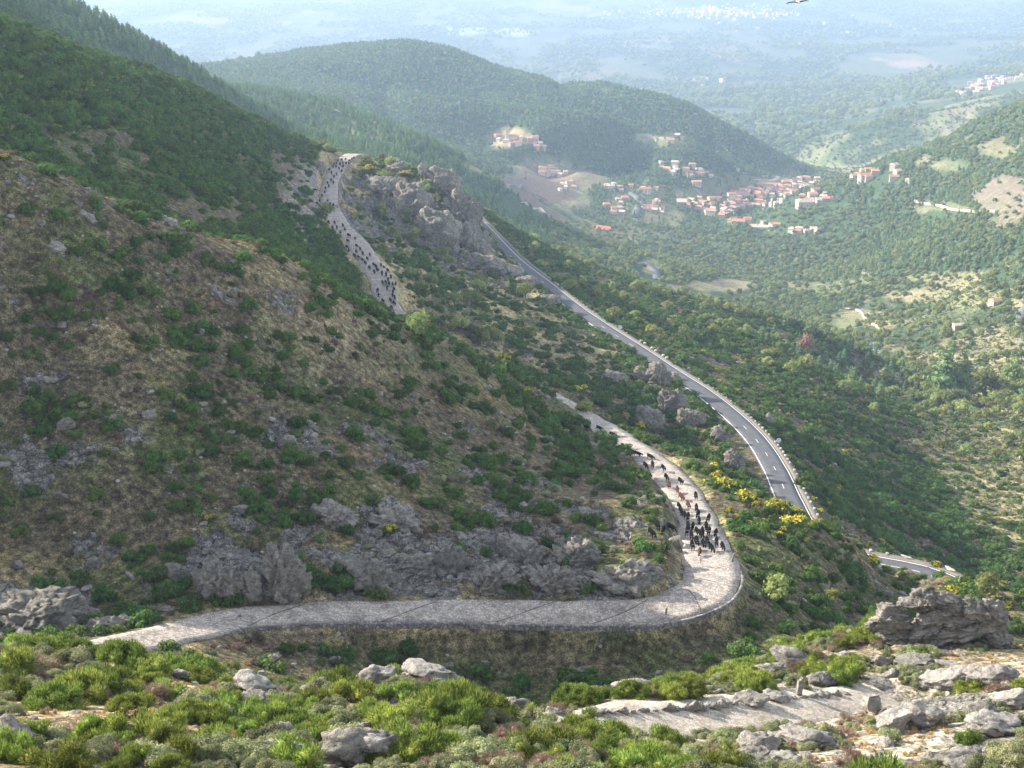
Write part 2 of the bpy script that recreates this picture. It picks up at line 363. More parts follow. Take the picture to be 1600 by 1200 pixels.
# the woods and clearings of the valley
farw = sstep(820, 1000, YY)
COL = lerp(COL, WOOD * 1.6, farw)
CLEAR = sstep(0.22, 0.42, fbm(XX / 130, YY / 190, 4, 301)) * farw * (YY < 3300) * 0.8
CLEAR = CLEAR * (1 - ((YY > 1700) & (PX < 1240) & (PR < 300))) * (1 - ((PX < 860) & (YY < 1800)))
NOTREE = np.maximum(ell(1415, 566, 90, 22, .3) * ((YY > 650) & (YY < 1400)), np.maximum(ell(1012, 428, 26, 20, .3) * ((YY > 1000) & (YY < 1900)), ell(1350, 505, 60, 14, .3) * ((YY > 800) & (YY < 1400))))
for (a, b, c, d, y0, y1) in [(1510,468,95,13,900,2000),(1440,462,50,9,900,2000),(1440,562,70,9,700,1300),(1130,448,60,7,1000,1900),(1420,590,40,8,700,1200),(840,285,62,34,1600,2500),(880,300,50,30,1600,2500),
        (1040,222,62,9,2200,2900),(1010,215,30,6,2200,2900),(1545,232,34,9,1400,2400),(1480,258,40,7,1500,2400),(1575,310,56,22,1300,2200),(1540,640,36,22,500,1000),(1350,500,60,9,900,1500),
        (1230,285,40,4,2300,3200),(1390,280,30,8,2000,3400),(1480,330,50,8,1500,2200),(1020,415,14,7,1300,1900),(800,262,80,8,1300,1800),(1350,430,8,5,1300,1900),(800,215,45,12,2000,2700),(1120,305,60,25,2200,2700),(1200,315,80,28,2200,2900),(1000,320,60,30,1900,2600)]:
    NOTREE = np.maximum(NOTREE, ell(a, b + (9 if y1 <= 2000 else 4), c * 1.05, d * 1.35 + (8 if y1 <= 2000 else 3), .25) * ((YY > y0 * .85) & (YY < y1)) * (.5 if y0 >= 1800 and c > 45 else 1))
    CLEAR = np.maximum(CLEAR, (.45 if y0 >= 1800 and c > 45 else 1) * ell(a, b, c, d * 1.35, .25) * ((YY > y0) & (YY < y1)))
rd2 = (YY > 850) & (PX > 1350) & (YY < 2600)
rh = (YY > 1300) & (YY < 2700) & (PX > 1330) & (PR < 425)
CLEAR = np.where(rh & (CLEAR > 0), CLEAR * (ell(1545, 232, 36, 12, .4) + ell(1480, 258, 44, 10, .4) + ell(1570, 310, 60, 30, .5) + ell(1470, 322, 60, 7, .4) > .3), CLEAR)
CLEAR = CLEAR * (1 - .45 * rh)
CLEAR = np.maximum(CLEAR, ~rh * rd2 * sstep(0.05, 0.35, fbm(XX / 60, YY / 90, 3, 311)) * (0.15 + .4 * (YY < 1400)))
midp = (YY > 2750) & (YY < 5200) & (PX > 1180)
CLEAR = np.maximum(CLEAR, midp * sstep(-0.1, 0.2, fbm(XX / 150, YY / 190, 4, 321)) * 0.7)
hue = fbm(XX / 80, YY / 120, 2, 331)
clc = lerp(np.broadcast_to(np.array([.28, .23, .13]), COL.shape), np.array([.19, .20, .095]), sstep(-.3, .4, hue))
COL = lerp(COL, clc, CLEAR)
betw = ((YY > 400) & (YY < 760) & ~greens & ~flank & ~rflank)
COL = lerp(COL, np.array([.30, .245, .12]), betw * .8 * sstep(-.45, .15, f1 + .4 * f2))
COL = lerp(COL, np.array([.16, .11, .08]), ell(845, 290, 60, 34, .3) * ((YY > 1600) & (YY < 2500)) * .9)
COL = lerp(COL, np.array([.17, .14, .11]), ell(1560, 300, 70, 28, .6) * ((YY > 1300) & (YY < 2200)) * .8)
# slope of the third spur: light green meadow strip on its crest
COL = lerp(COL, np.array([.19, .22, .10]), ell(620, 205, 130, 12, .9) * ((YY > 1200) & (YY < 1700)) * 0.8)
plain = sstep(3000, 3900, YY) * (1 - (midp & (YY < 4300)) * 0.6)
pf = fbm(XX / 260, YY / 420, 4, 401)
pc = lerp(np.broadcast_to(np.array([.030, .052, .032]), COL.shape), np.array([.090, .105, .065]), sstep(-.15, .40, pf + .5 * fbm(XX / 60, YY / 130, 3, 441)))
cellx = np.floor((XX + 60 * pf) / 190); celly = np.floor((YY + 90 * pf) / 330 + 0.5 * (cellx % 2)); hc = _hash(cellx, celly, 9)
pc = lerp(pc, np.array([.19, .15, .11]), .7 * (sstep(0.65, 0.72, hc) * sstep(0.05, 0.25, fbm(XX / 700, YY / 1200, 2, 411) + .12)))
pc = lerp(pc, np.array([.20, .25, .10]), ell(740, 48, 42, 6, .2) * 1.0)
pc = lerp(pc, np.array([.26, .27, .13]), ell(800, 50, 30, 5, .2) * 1.0)
for (a, b, c, d) in [(1420,100,40,7),(1370,93,14,3),(1460,112,14,3),(1080,125,30,5),(930,25,30,5),(1520,15,25,6),(1430,20,30,4),(1500,32,20,3),(370,20,20,3),(480,20,14,4),(390,50,20,2),(215,52,18,3)]:
    pc = lerp(pc, np.array([.25, .18, .13]), ell(a, b, c * .8, d * .7, .5) * sstep(-.5, .2, fbm(XX / 90, YY / 160, 3, 431)))
COL = lerp(COL, pc.reshape(COL.shape), plain)
COL = lerp(COL, ROCKC * .7, ROCK * 0.6)
RK = (ROCK * np.where(YY < 130, .45, .8) * (YY < 1200)).astype(float)
COL = lerp(COL, np.array([.33, .30, .255]), ROCK * (YY < 130) * .8)

def ground_mat():
    m, nt, b = mat('hillside_earth', 0.95, 0.1)
    L = nt.links.new
    a = N(nt, 'ShaderNodeAttribute', attribute_name='col'); r = N(nt, 'ShaderNodeAttribute', attribute_name='rock')
    p = pos(nt)
    n1 = noise_n(nt, 0.9, 6, 0.65, p); n2 = noise_n(nt, 0.12, 4, 0.6, p); n3 = noise_n(nt, 4.5, 3, 0.6, p)
    f = N(nt, 'ShaderNodeMath', operation='MULTIPLY'); 
    g1 = ramp(nt, [(0.34, (.28,)*3), (0.50, (.95,)*3), (0.64, (1.95,)*3)], n1)
    g2 = ramp(nt, [(0.30, (.70,)*3), (0.70, (1.30,)*3)], n2)
    g3 = ramp(nt, [(0.36, (.45,)*3), (0.64, (1.6,)*3)], n3)
    c = mixc(nt, 1.0, a.outputs['Color'], g1, 'MULTIPLY'); c = mixc(nt, 1.0, c, g2, 'MULTIPLY'); c = mixc(nt, 1.0, c, g3, 'MULTIPLY')
    # stones lying in the earth
    v = N(nt, 'ShaderNodeTexVoronoi'); v.inputs['Scale'].default_value = 0.75; L(p, v.inputs['Vector'])
    sm = ramp(nt, [(0.0, (1,)*3), (0.20, (1,)*3), (0.27, (0,)*3)], v.outputs['Distance'])
    sel = ramp(nt, [(0.62, (0,)*3), (0.66, (1,)*3)], noise_n(nt, 0.35, 2, 0.5, p))
    s1 = N(nt, 'ShaderNodeMath', operation='MULTIPLY'); L(sm, s1.inputs[0]); L(sel, s1.inputs[1])
    c = mixc(nt, s1.outputs[0], c, (.30, .29, .27))
    # rock: blocky pieces and dark cracks
    mp = N(nt, 'ShaderNodeMapping'); mp.inputs['Rotation'].default_value = (0.5, 0.3, 0.5); mp.inputs['Scale'].default_value = (0.35, 0.55, 1.1); L(p, mp.inputs['Vector'])
    wn = noise_n(nt, 0.7, 3, 0.5, p)
    vadd = N(nt, 'ShaderNodeVectorMath', operation='ADD'); L(mp.outputs[0], vadd.inputs[0])
    cb = N(nt, 'ShaderNodeCombineXYZ'); L(wn, cb.inputs[0]); L(n1, cb.inputs[1]); L(cb.outputs[0], vadd.inputs[1])
    vr = N(nt, 'ShaderNodeTexVoronoi', feature='DISTANCE_TO_EDGE'); vr.inputs['Scale'].default_value = 0.9; L(vadd.outputs[0], vr.inputs['Vector'])
    crack = ramp(nt, [(0.0, (.55,)*3), (0.04, (.92,)*3), (0.2, (1.05,)*3)], vr.outputs['Distance'])
    rn = ramp(nt, [(0.32, (.075, .070, .062)), (0.5, (.15, .141, .125)), (0.68, (.28, .262, .235))], n1)
    rc = mixc(nt, 1.0, rn, crack, 'MULTIPLY'); rc = mixc(nt, 1.0, rc, g3, 'MULTIPLY')
    rm = N(nt, 'ShaderNodeMath', operation='ADD'); L(r.outputs['Fac'], rm.inputs[0]); L(n1, rm.inputs[1])
    rmask = ramp(nt, [(0.80, (0,)*3), (1.0, (1,)*3)], rm.outputs[0])
    c = mixc(nt, rmask, c, rc)
    L(c, b.inputs['Base Color'])
    bp = N(nt, 'ShaderNodeBump'); bp.inputs['Strength'].default_value = 0.8; bp.inputs['Distance'].default_value = 0.5
    hs = N(nt, 'ShaderNodeMath', operation='ADD'); L(n1, hs.inputs[0]); 
    hm = N(nt, 'ShaderNodeMath', operation='MULTIPLY'); L(crack, hm.inputs[0]); L(rmask, hm.inputs[1]); L(hm.outputs[0], hs.inputs[1])
    L(hs.outputs[0], bp.inputs['Height']); L(bp.outputs[0], b.inputs['Normal'])
    return m
GM = ground_mat()
VALL = np.c_[XX.ravel(), YY.ravel(), ZZ.ravel()]
def ground_part(name, y0, y1):
    i0 = max(0, np.searchsorted(LR, math.log(y0)) - 1); i1 = min(NL, np.searchsorted(LR, math.log(y1)))
    sl_ = slice(i0 * NU, i1 * NU); n = i1 - i0
    idx = np.arange(n * NU).reshape(n, NU)
    F = np.stack([idx[:-1, :-1], idx[:-1, 1:], idx[1:, 1:], idx[1:, :-1]], -1).reshape(-1, 4)
    me = mesh_np(name, VALL[sl_], F, GM, True)
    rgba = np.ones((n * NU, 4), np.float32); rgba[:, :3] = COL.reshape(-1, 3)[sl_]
    a = me.color_attributes.new('col', 'FLOAT_COLOR', 'POINT'); a.data.foreach_set('color', rgba.ravel())
    a = me.attributes.new('rock', 'FLOAT', 'POINT'); a.data.foreach_set('value', RK.ravel()[sl_].astype(np.float32))
    return tag(link(name, me), kind='structure')
ground_part('foreground_ground', 10, 118)
ground_part('mountain_slope', 118, 880)
ground_part('valley_ground', 880, 3300)
ground_part('far_plain', 3300, 16000)

# ------------------------------------------------------------------ roads
def stone_mat(name, c1, c2, c3, scale, joint=0.10):
    m, nt, b = mat(name, 0.9, 0.15); p = pos(nt)
    v = N(nt, 'ShaderNodeTexVoronoi'); v.inputs['Scale'].default_value = scale; nt.links.new(p, v.inputs['Vector'])
    ve = N(nt, 'ShaderNodeTexVoronoi', feature='DISTANCE_TO_EDGE'); ve.inputs['Scale'].default_value = scale; nt.links.new(p, ve.inputs['Vector'])
    sep = N(nt, 'ShaderNodeSeparateColor'); nt.links.new(v.outputs['Color'], sep.inputs[0])
    c = ramp(nt, [(0.1, c1), (0.5, c2), (0.9, c3)], sep.outputs[0])
    j = ramp(nt, [(0.0, (.45,)*3), (joint, (1.,)*3)], ve.outputs['Distance'])
    big = ramp(nt, [(0.32, (.66, .64, .62)), (0.5, (.98, .96, .93)), (0.7, (1.22, 1.17, 1.10))], noise_n(nt, 0.35, 6, 0.65, p))
    c = mixc(nt, 1.0, c, j, 'MULTIPLY'); c = mixc(nt, 1.0, c, big, 'MULTIPLY')
    gm = ramp(nt, [(0.60, (0,)*3), (0.68, (.7,)*3)], noise_n(nt, 0.9, 5, 0.7, p))
    c = mixc(nt, gm, c, (.20, .17, .10))
    nt.links.new(c, b.inputs['Base Color'])
    bp = N(nt, 'ShaderNodeBump'); bp.inputs['Strength'].default_value = 0.7; bp.inputs['Distance'].default_value = 0.12
    nt.links.new(j, bp.inputs['Height']); nt.links.new(bp.outputs[0], b.inputs['Normal'])
    return m
M_PAVE = stone_mat('worn_paving_stones', (.30, .268, .238), (.40, .36, .325), (.50, .455, .41), 2.6)
M_WALLST = stone_mat('dry_stone', (.13, .125, .12), (.20, .19, .18), (.29, .28, .26), 1.8, 0.14)
def offset_line(L, off):
    T = np.gradient(L[:, :2], axis=0); T /= np.linalg.norm(T, axis=1)[:, None] + 1e-9
    Q = L.copy(); off = np.broadcast_to(off, len(L)); Q[:, 0] += -T[:, 1] * off; Q[:, 1] += T[:, 0] * off; return Q
def arc_of(L): return np.r_[0, np.cumsum(np.linalg.norm(np.diff(L[:, :2], axis=0), axis=1))]
def ribbon(name, L, offs, m, lift=0.0, skirt=1.2, kind='structure', crown=0.0, parent=None):
    """a strip along L; offs = list of (offset or array)"""
    rows = [offset_line(L, o) + np.array([0, 0, lift]) for o in offs]
    if skirt:
        a = rows[0].copy(); a[:, 2] -= skirt; z = rows[-1].copy(); z[:, 2] -= skirt; rows = [a] + rows + [z]
    n = len(L); V = np.concatenate(rows); k = len(rows)
    F = []
    for j in range(k - 1):
        i = np.arange(n - 1); F.append(np.stack([j*n+i, j*n+i+1, (j+1)*n+i+1, (j+1)*n+i], -1))
    F = np.concatenate(F)[:, ::-1]
    o = link(name, mesh_np(name, V, F, m), parent)
    if kind and not parent: tag(o, kind=kind)
    return o
aT = arc_of(TRK); nz = lambda s, sc=6, o=0: vnoise(aT / sc + s, aT * 0 + o, 5)
hwT = track_hw(aT)
offs = [-hwT + 0.35 * nz(3, 4), -hwT * 0.6, hwT * 0 , hwT * 0.6, hwT + 0.35 * nz(9, 4)]
track_o = ribbon('paved_track', TRK, offs, M_PAVE, 0.0, 0.9)
# raised lines of kerb stones that lead the water off the track
M_DARK = stone_mat('dark_kerb_stones', (.12, .11, .10), (.16, .15, .14), (.21, .195, .18), 3.0)
def at_arc(L, s):
    A = arc_of(L); return np.array([np.interp(s, A, L[:, k]) for k in range(3)])
def arc_near(L, px, row):
    x, y, z = hit(px, row, 130); D = (L[:, 0] - x) ** 2 + (L[:, 1] - y) ** 2; return arc_of(L)[D.argmin()]
def kerb_line(s0, skew, parent=track_o):
    pts = []
    for t in np.linspace(-1, 1, 9):
        p = at_arc(TRK, s0 + skew * t); q = at_arc(TRK, s0 + skew * t + 0.5); d = (q - p)[:2]; d /= np.linalg.norm(d) + 1e-9
        hw = float(track_hw(s0)) - .25; pts.append([p[0] - d[1] * hw * t, p[1] + d[0] * hw * t, p[2] - 0.02 + 0.03 * math.sin(t * 5)])
    ribbon('kerb_stones', np.array(pts), [-0.08, 0.08], M_DARK, 0.06, 0.15, None, parent=parent)
for (px, row, sk) in [(430, 967, 5), (628, 957, 4.5), (825, 958, 4.5), (985, 955, 5), (1075, 937, 3), (1112, 908, 1.5), (1112, 864, 0), (1083, 803, -.5)]:
    kerb_line(arc_near(TRK, px, row), sk)
for r_ in [372, 360, 347, 338, 329, 322, 313, 306, 299, 292, 286, 280, 274, 268]:
    kerb_line(arc_near(TRK, np.interp(r_, [268, 310, 350, 372], [524, 514, 524, 545]), r_), 0.0)

def asphalt_mat():
    m, nt, b = mat('worn_asphalt', 0.85, 0.3); p = pos(nt)
    c = ramp(nt, [(0.3, (.062, .064, .070)), (0.7, (.098, .100, .106))], noise_n(nt, 0.4, 6, 0.6, p)); nt.links.new(c, b.inputs['Base Color']); return m
M_ASPH = asphalt_mat()
M_PAINT, _n, _b = mat('road_paint', 0.7); _b.inputs['Base Color'].default_value = (.78, .78, .76, 1)
def gravel_mat(name, a, b_, sc=2.0):
    m, nt, b = mat(name, 0.95, 0.1); c = ramp(nt, [(0.3, a), (0.7, b_)], noise_n(nt, sc, 5, 0.7, pos(nt))); nt.links.new(c, b.inputs['Base Color']); return m
M_VERGE = gravel_mat('gravel_verge', (.13, .115, .095), (.24, .215, .18))
aR = arc_of(RD)
# outer side (right, downhill) is the negative offset
ribbon('modern_road', RD, [-3.9, -1.5, 1.5, 3.9], M_ASPH, 0.05, 0.6)
ribbon('road_verge', RD, [3.7, 5.9], M_VERGE, 0.02, 1.0)
ribbon('edge_line', RD, [-3.62, -3.38], M_PAINT, 0.056, 0)
ribbon('edge_line', RD, [3.35, 3.55], M_PAINT, 0.056, 0)
sa = arc_near(RD, 1180, 705)
ctr = [i for i in range(len(RD)) if aR[i] > sa]
ribbon('centre_line', RD[ctr[14]:ctr[14] + 46], [-0.065, 0.065], M_PAINT, 0.056, 0)
s = 0.0
while s < aR[ctr[12]]:
    seg = [i for i in range(len(RD)) if s <= aR[i] <= s + 7]
    if len(seg) > 1: ribbon('centre_line', RD[seg[0]:seg[-1] + 1], [-0.065, 0.065], M_PAINT, 0.056, 0)
    s += 17
ribbon('foreground_path', NPATH, [-2.5 + 0.2 * vnoise(arc_of(NPATH) / 2, arc_of(NPATH) * 0, 3), -1.2, 0.0, 1.2, 2.5 + 0.2 * vnoise(arc_of(NPATH) / 2, arc_of(NPATH) * 0, 4)],
       stone_mat('pale_paving', (.36, .32, .27), (.44, .40, .34), (.52, .48, .41), 5.0, .05), 0.05, 0.5)
def draped(name, pts, hw, m, lift=0.4, ymin=850, kind='structure'):
    w_ = [hit(a, b, ymin) for a, b in pts]; L = catmull(w_, 6); L[:, 2] = samp(ZZ, L[:, 0], L[:, 1]); L = smooth_z(L, 6)
    return ribbon(name, L, [-hw, 0, hw], m, lift, 3.0, kind)
M_FARR = gravel_mat('light_road_surface', (.13, .13, .135), (.18, .18, .185), .2); M_TRAIL = gravel_mat('dirt', (.38, .31, .22), (.50, .43, .33), .2)
draped('valley_road', [(985,412),(1005,414),(1020,422),(1024,436)], 6, M_FARR, .6, 1000)
draped('village_road', [(985,300),(1000,312),(998,325),(990,340)], 7, M_FARR, 1.2, 1500)
draped('terrace_road', [(758,296),(790,293),(815,289)], 5, M_FARR, 1.0, 1500)
draped('dirt_road', [(815,318),(835,325),(850,334)], 4, M_TRAIL, 1.0, 1300)
draped('dirt_road', [(1145,255),(1155,268),(1185,275),(1215,278),(1180,282)], 5, M_TRAIL, 1.0, 1800)
draped('dirt_road', [(1075,280),(1100,305),(1140,308),(1180,300)], 5, M_FARR, 1.0, 1800)
draped('dirt_road', [(1320,480),(1350,492),(1370,508),(1392,520)], 2.5, M_TRAIL, .5, 800)
draped('stream_bed', [(1345,532),(1375,550),(1405,560),(1450,572),(1490,576)], 5, gravel_mat('river_stones', (.26,.26,.27), (.38,.37,.36), .5), .3, 700)
draped('modern_road', [(1612,470),(1598,490),(1595,508),(1600,530),(1615,550)], 4, M_FARR, .4, 600)
draped('dirt_road', [(500,165),(533,175),(580,190),(643,212),(700,235),(740,254)], 3.5, M_TRAIL, .6, 1200)
0 and draped('valley_road', [(1345,182),(1375,192),(1400,208),(1420,220)], 8, M_FARR, 2, 2500)
draped('dirt_road', [(1430,312),(1470,320),(1500,328),(1560,330)], 4, M_TRAIL, 1.0, 1200)

# ------------------------------------------------------------------ air
def haze():
    m = bpy.data.materials.new('hazy_air'); m.use_nodes = True; nt = m.node_tree; nt.nodes.clear()
    o = nt.nodes.new('ShaderNodeOutputMaterial'); v = nt.nodes.new('ShaderNodeVolumePrincipled')
    v.inputs['Color'].default_value = (.56, .73, 1.0, 1); v.inputs['Density'].default_value = HAZE; v.inputs['Anisotropy'].default_value = 0.25
    nt.links.new(v.outputs[0], o.inputs['Volume'])
    x, y0, y1, z0, z1 = 14000, -60, 16200, float(ZZ.min()) - 1, max(60, float(ZZ.max()) + 5)
    V = [(sx * x, sy, sz) for sx in (-1, 1) for sy in (y0, y1) for sz in (z0, z1)]
    F = [(0,1,3,2),(4,6,7,5),(0,4,5,1),(2,3,7,6),(0,2,6,4),(1,5,7,3)]
    ob = link('haze', mesh_np('haze', V, F, m)); return tag(ob, kind='stuff')
HAZE = 0.000095
haze()
#STAGE3

# ------------------------------------------------------------------ foliage
def leaf_mat(name, c, var=0.35, trans=0.35, hue=0.03):
    m, nt, b = mat(name, 0.75, 0.15); L = nt.links.new
    oi = N(nt, 'ShaderNodeObjectInfo'); p = pos(nt)
    k = ramp(nt, [(0.0, (1 - var,)*3), (1.0, (1 + var,)*3)], oi.outputs['Random'])
    k2 = ramp(nt, [(0.3, (.65,)*3), (0.7, (1.4,)*3)], noise_n(nt, 1.1, 3, 0.6, p))
    col = mixc(nt, 1.0, c, k, 'MULTIPLY'); col = mixc(nt, 1.0, col, k2, 'MULTIPLY')
    hs = N(nt, 'ShaderNodeHueSaturation'); L(col, hs.inputs['Color'])
    mr = N(nt, 'ShaderNodeMapRange'); mr.inputs['To Min'].default_value = 0.5 - hue; mr.inputs['To Max'].default_value = 0.5 + hue * 0.4
    w = N(nt, 'ShaderNodeMath', operation='FRACT'); mu = N(nt, 'ShaderNodeMath', operation='MULTIPLY'); mu.inputs[1].default_value = 7.3
    L(oi.outputs['Random'], mu.inputs[0]); L(mu.outputs[0], w.inputs[0]); L(w.outputs[0], mr.inputs['Value']); L(mr.outputs[0], hs.inputs['Hue'])
    t = N(nt, 'ShaderNodeBsdfTranslucent'); mx = N(nt, 'ShaderNodeMixShader'); mx.inputs[0].default_value = trans
    L(hs.outputs[0], b.inputs['Base Color']); L(hs.outputs[0], t.inputs['Color'])
    L(b.outputs[0], mx.inputs[1]); L(t.outputs[0], mx.inputs[2]); L(mx.outputs[0], nt.nodes['Material Output'].inputs['Surface'])
    return m
M_BROOM = leaf_mat('broom_green', (.072, .138, .030)); M_BROOMB = leaf_mat('broom_bright', (.215, .275, .055), .35, .35)
M_SAGE = leaf_mat('sage_green', (.235, .255, .145), .35); M_HEATH = leaf_mat('dry_heather', (.17, .12, .085), .3); M_TWIG = leaf_mat('grey_twigs', (.27, .20, .15), .25)
M_FLOWER = leaf_mat('yellow_flowers', (.50, .41, .045), .3, .25, .0); M_OAK = leaf_mat('oak_leaves', (.205, .255, .085)); M_PINE = leaf_mat('pine_needles', (.125, .215, .085), .3, .15)
M_BRIGHT = leaf_mat('young_leaves', (.19, .225, .065)); M_DEAD = leaf_mat('brown_needles', (.24, .17, .115), .1)
M_BARK = gravel_mat('bark', (.10, .08, .06), (.19, .16, .13), 3)
M_STRAW = leaf_mat('straw', (.46, .35, .17), .25)
def sphere_lumps(rg, n, spread, rz, r0, r1):
    out = []
    for i in range(n):
        a = rg.uniform(0, 2*np.pi); q = math.sqrt(rg.uniform(0, 1)) * spread
        r = rg.uniform(r0, r1); out.append((q*math.cos(a), q*math.sin(a), rg.uniform(.35, 1) * rz * (1 - .55 * (q/spread)**2), r))
    return out
_ico = {}
def ico(sub):
    if sub not in _ico:
        bm = bmesh.new(); bmesh.ops.create_icosphere(bm, subdivisions=sub, radius=1)
        _ico[sub] = (np.array([v.co[:] for v in bm.verts]), np.array([[v.index for v in f.verts] for f in bm.faces])); bm.free()
    return _ico[sub]
def foliage(name, seed, lumps, nleaf, ls, mats, frac2=0.0, up=0.3, aspect=1.6, core=0.72, blade=False, top2=True, ground=True, flat=.8, spray=0.25):
    """leaf-sized faces spread through lumps; a share frac2 of them takes the second material"""
    rg = np.random.default_rng(seed); V = []; F = []; MI = []; nv = 0
    if core > 0:
        cv, cf = ico(1)
        for (x, y, z, r) in lumps:
            k = 1 + rg.uniform(-.2, .2, (len(cv), 1)); V.append(cv * k * r * core * np.array([1, 1, flat]) + [x, y, z]); F.append(cf + nv); MI.append(np.zeros(len(cf), int)); nv += len(cv)
    lp = np.array(lumps); wts = lp[:, 3] ** 2; wts /= wts.sum()
    j = rg.choice(len(lp), nleaf, p=wts)
    d = rg.normal(size=(nleaf, 3)); d[:, 2] += up; d /= np.linalg.norm(d, axis=1)[:, None]
    rad = lp[j, 3][:, None] * (1 - spray + rg.uniform(0, 2*spray, (nleaf, 1)) ** 1.0)
    c = lp[j, :3] + d * rad * np.array([1, 1, flat])
    if blade: t = d * np.array([.8, .8, 1]) + rg.normal(size=(nleaf, 3)) * .25 + [0, 0, .5]
    else: t = rg.normal(size=(nleaf, 3))
    t -= 0 if blade else (t * d).sum(1)[:, None] * d * .6
    t /= np.linalg.norm(t, axis=1)[:, None]
    n = d + rg.normal(size=(nleaf, 3)) * .55; s = np.cross(t, n); s /= np.linalg.norm(s, axis=1)[:, None] + 1e-9
    sz = ls * rg.uniform(.6, 1.35, (nleaf, 1)); wv = sz / aspect
    if blade:
        a = c - t * sz * .5; q = [a - s * wv * .5, a + s * wv * .5, c + t * sz * .5]
        tri = np.arange(nleaf * 3).reshape(-1, 3); lv = np.stack(q, 1).reshape(-1, 3); F.append(tri + nv)
    else:
        q = [c - t * sz * .5, c + s * wv * .5, c + t * sz * .5, c - s * wv * .5]; lv = np.stack(q, 1).reshape(-1, 3)
        b4 = np.arange(nleaf)[:, None] * 4; tri = np.concatenate([b4 + [0, 1, 2], b4 + [0, 2, 3]], 1).reshape(-1, 3); F.append(tri + nv)
    V.append(lv)
    if frac2 > 0:
        hz = c[:, 2]; thr = np.quantile(hz, 1 - frac2 * 1.5) if top2 else -9
        m2 = ((hz > thr) & (rg.uniform(size=nleaf) < (.75 if top2 else frac2))).astype(int)
    else: m2 = np.zeros(nleaf, int)
    MI.append(m2 if blade else np.repeat(m2, 2))
    V = np.concatenate(V); F = np.concatenate(F)
    if ground: V[:, 2] = np.maximum(V[:, 2], -0.15)
    me = mesh_np(name, V, F, mats[0])
    for x in mats[1:]: me.materials.append(x)
    if len(mats) > 1: me.polygons.foreach_set('material_index', np.concatenate(MI).astype(np.int32))
    return me
def tube(V, F, a, b, r0, r1, k=6):
    a = np.array(a, float); b = np.array(b, float); d = b - a; d /= np.linalg.norm(d) + 1e-9
    s = np.cross(d, [0.3, 0.9, 0.2]); s /= np.linalg.norm(s); t = np.cross(d, s); n0 = len(V)
    for c, r in ((a, r0), (b, r1)):
        for i in range(k): V.append(c + r * (math.cos(2*math.pi*i/k) * s + math.sin(2*math.pi*i/k) * t))
    for i in range(k): F.append((n0+i, n0+(i+1) % k, n0+k+(i+1) % k, n0+k+i))
def trunk_mesh(seed, h, r, top, nb=5, spread=1.0):
    rg = random.Random(seed); V = []; F = []; p = (0, 0, -.5); q = (rg.uniform(-.1, .1)*h, rg.uniform(-.1, .1)*h, h*.55); e = (q[0]*1.5, q[1]*1.5, top)
    tube(V, F, p, q, r, r*.7); tube(V, F, q, e, r*.7, r*.25)
    for i in range(nb):
        a = i*2.4 + rg.random(); t = rg.uniform(.25, .85); s0 = np.array(q) * (1-t) + np.array(e) * t
        tube(V, F, s0, s0 + np.array([math.cos(a)*spread, math.sin(a)*spread, spread*.45]), r*.35, r*.1, 5)
    return mesh_np('trunk', V, F, M_BARK, True)
def shrub_meshes(name, seeds, r, h, nl, ls, mats, **k):
    out = []
    for sd in seeds:
        rg = np.random.default_rng(sd); lumps = sphere_lumps(rg, 7, r * .62, h * .62, r * .30, r * .46)
        out.append(foliage(name, sd, lumps, nl, ls, mats, **k))
    return out
# proto meshes: radius about 1 (scaled per plant)
PM = {}
PM['green_shrub'] = shrub_meshes('green_shrub', [1, 2, 3, 4], 1.0, 1.1, 420, .24, [M_BROOM], blade=False)
PM['heather'] = shrub_meshes('heather', [5, 6], 1.0, .8, 300, .20, [M_HEATH], blade=False)
PM['sage_shrub'] = shrub_meshes('sage_shrub', [7, 8, 9], 1.0, .8, 420, .20, [M_SAGE])
PM['yellow_broom'] = shrub_meshes('yellow_broom', [10, 11, 12], 1.0, 1.2, 520, .22, [M_BROOM, M_FLOWER], frac2=.24)
PM['young_shrub'] = shrub_meshes('young_shrub', [13, 14], 1.0, 1.1, 420, .24, [M_BRIGHT])
def crown(name, sd, kind, m):
    rg = np.random.default_rng(sd)
    if kind == 'oak': l = sphere_lumps(rg, 11, 2.3, 3.6, 1.0, 1.7); l = [(x, y, z + 1.6, r) for x, y, z, r in l]; return foliage(name, sd, l, 520, .62, [m], ground=False, up=.4)
    if kind == 'pine':
        l = []
        for i in range(9): z = 2.2 + i * .75; q = 1.9 * (1 - (i/9.5)) + .3; a = i * 2.4; l.append((math.cos(a)*q*.45, math.sin(a)*q*.45, z, q * .75 + .25))
        return foliage(name, sd, l, 480, .60, [m], ground=False, up=.2, flat=.6)
    l = sphere_lumps(rg, 9, 1.7, 2.4, .8, 1.3); l = [(x, y, z + 3.6, r) for x, y, z, r in l]; return foliage(name, sd, l, 460, .55, [m], ground=False, up=.4)
PM['oak_tree'] = [crown('crown', 21 + i, 'oak', M_OAK) for i in range(3)] + [crown('crown', 26, 'oak', M_BRIGHT)]
PM['pine_tree'] = [crown('crown', 31 + i, 'pine', M_PINE) for i in range(3)]
PM['round_pine'] = [crown('crown', 35 + i, 'stone', M_PINE) for i in range(2)]
TRUNK = {'oak_tree': trunk_mesh(1, 3.0, .28, 4.6, 6, 1.5), 'pine_tree': trunk_mesh(2, 6, .25, 8.4, 6, .9), 'round_pine': trunk_mesh(3, 5, .24, 5.6, 5, 1.2)}
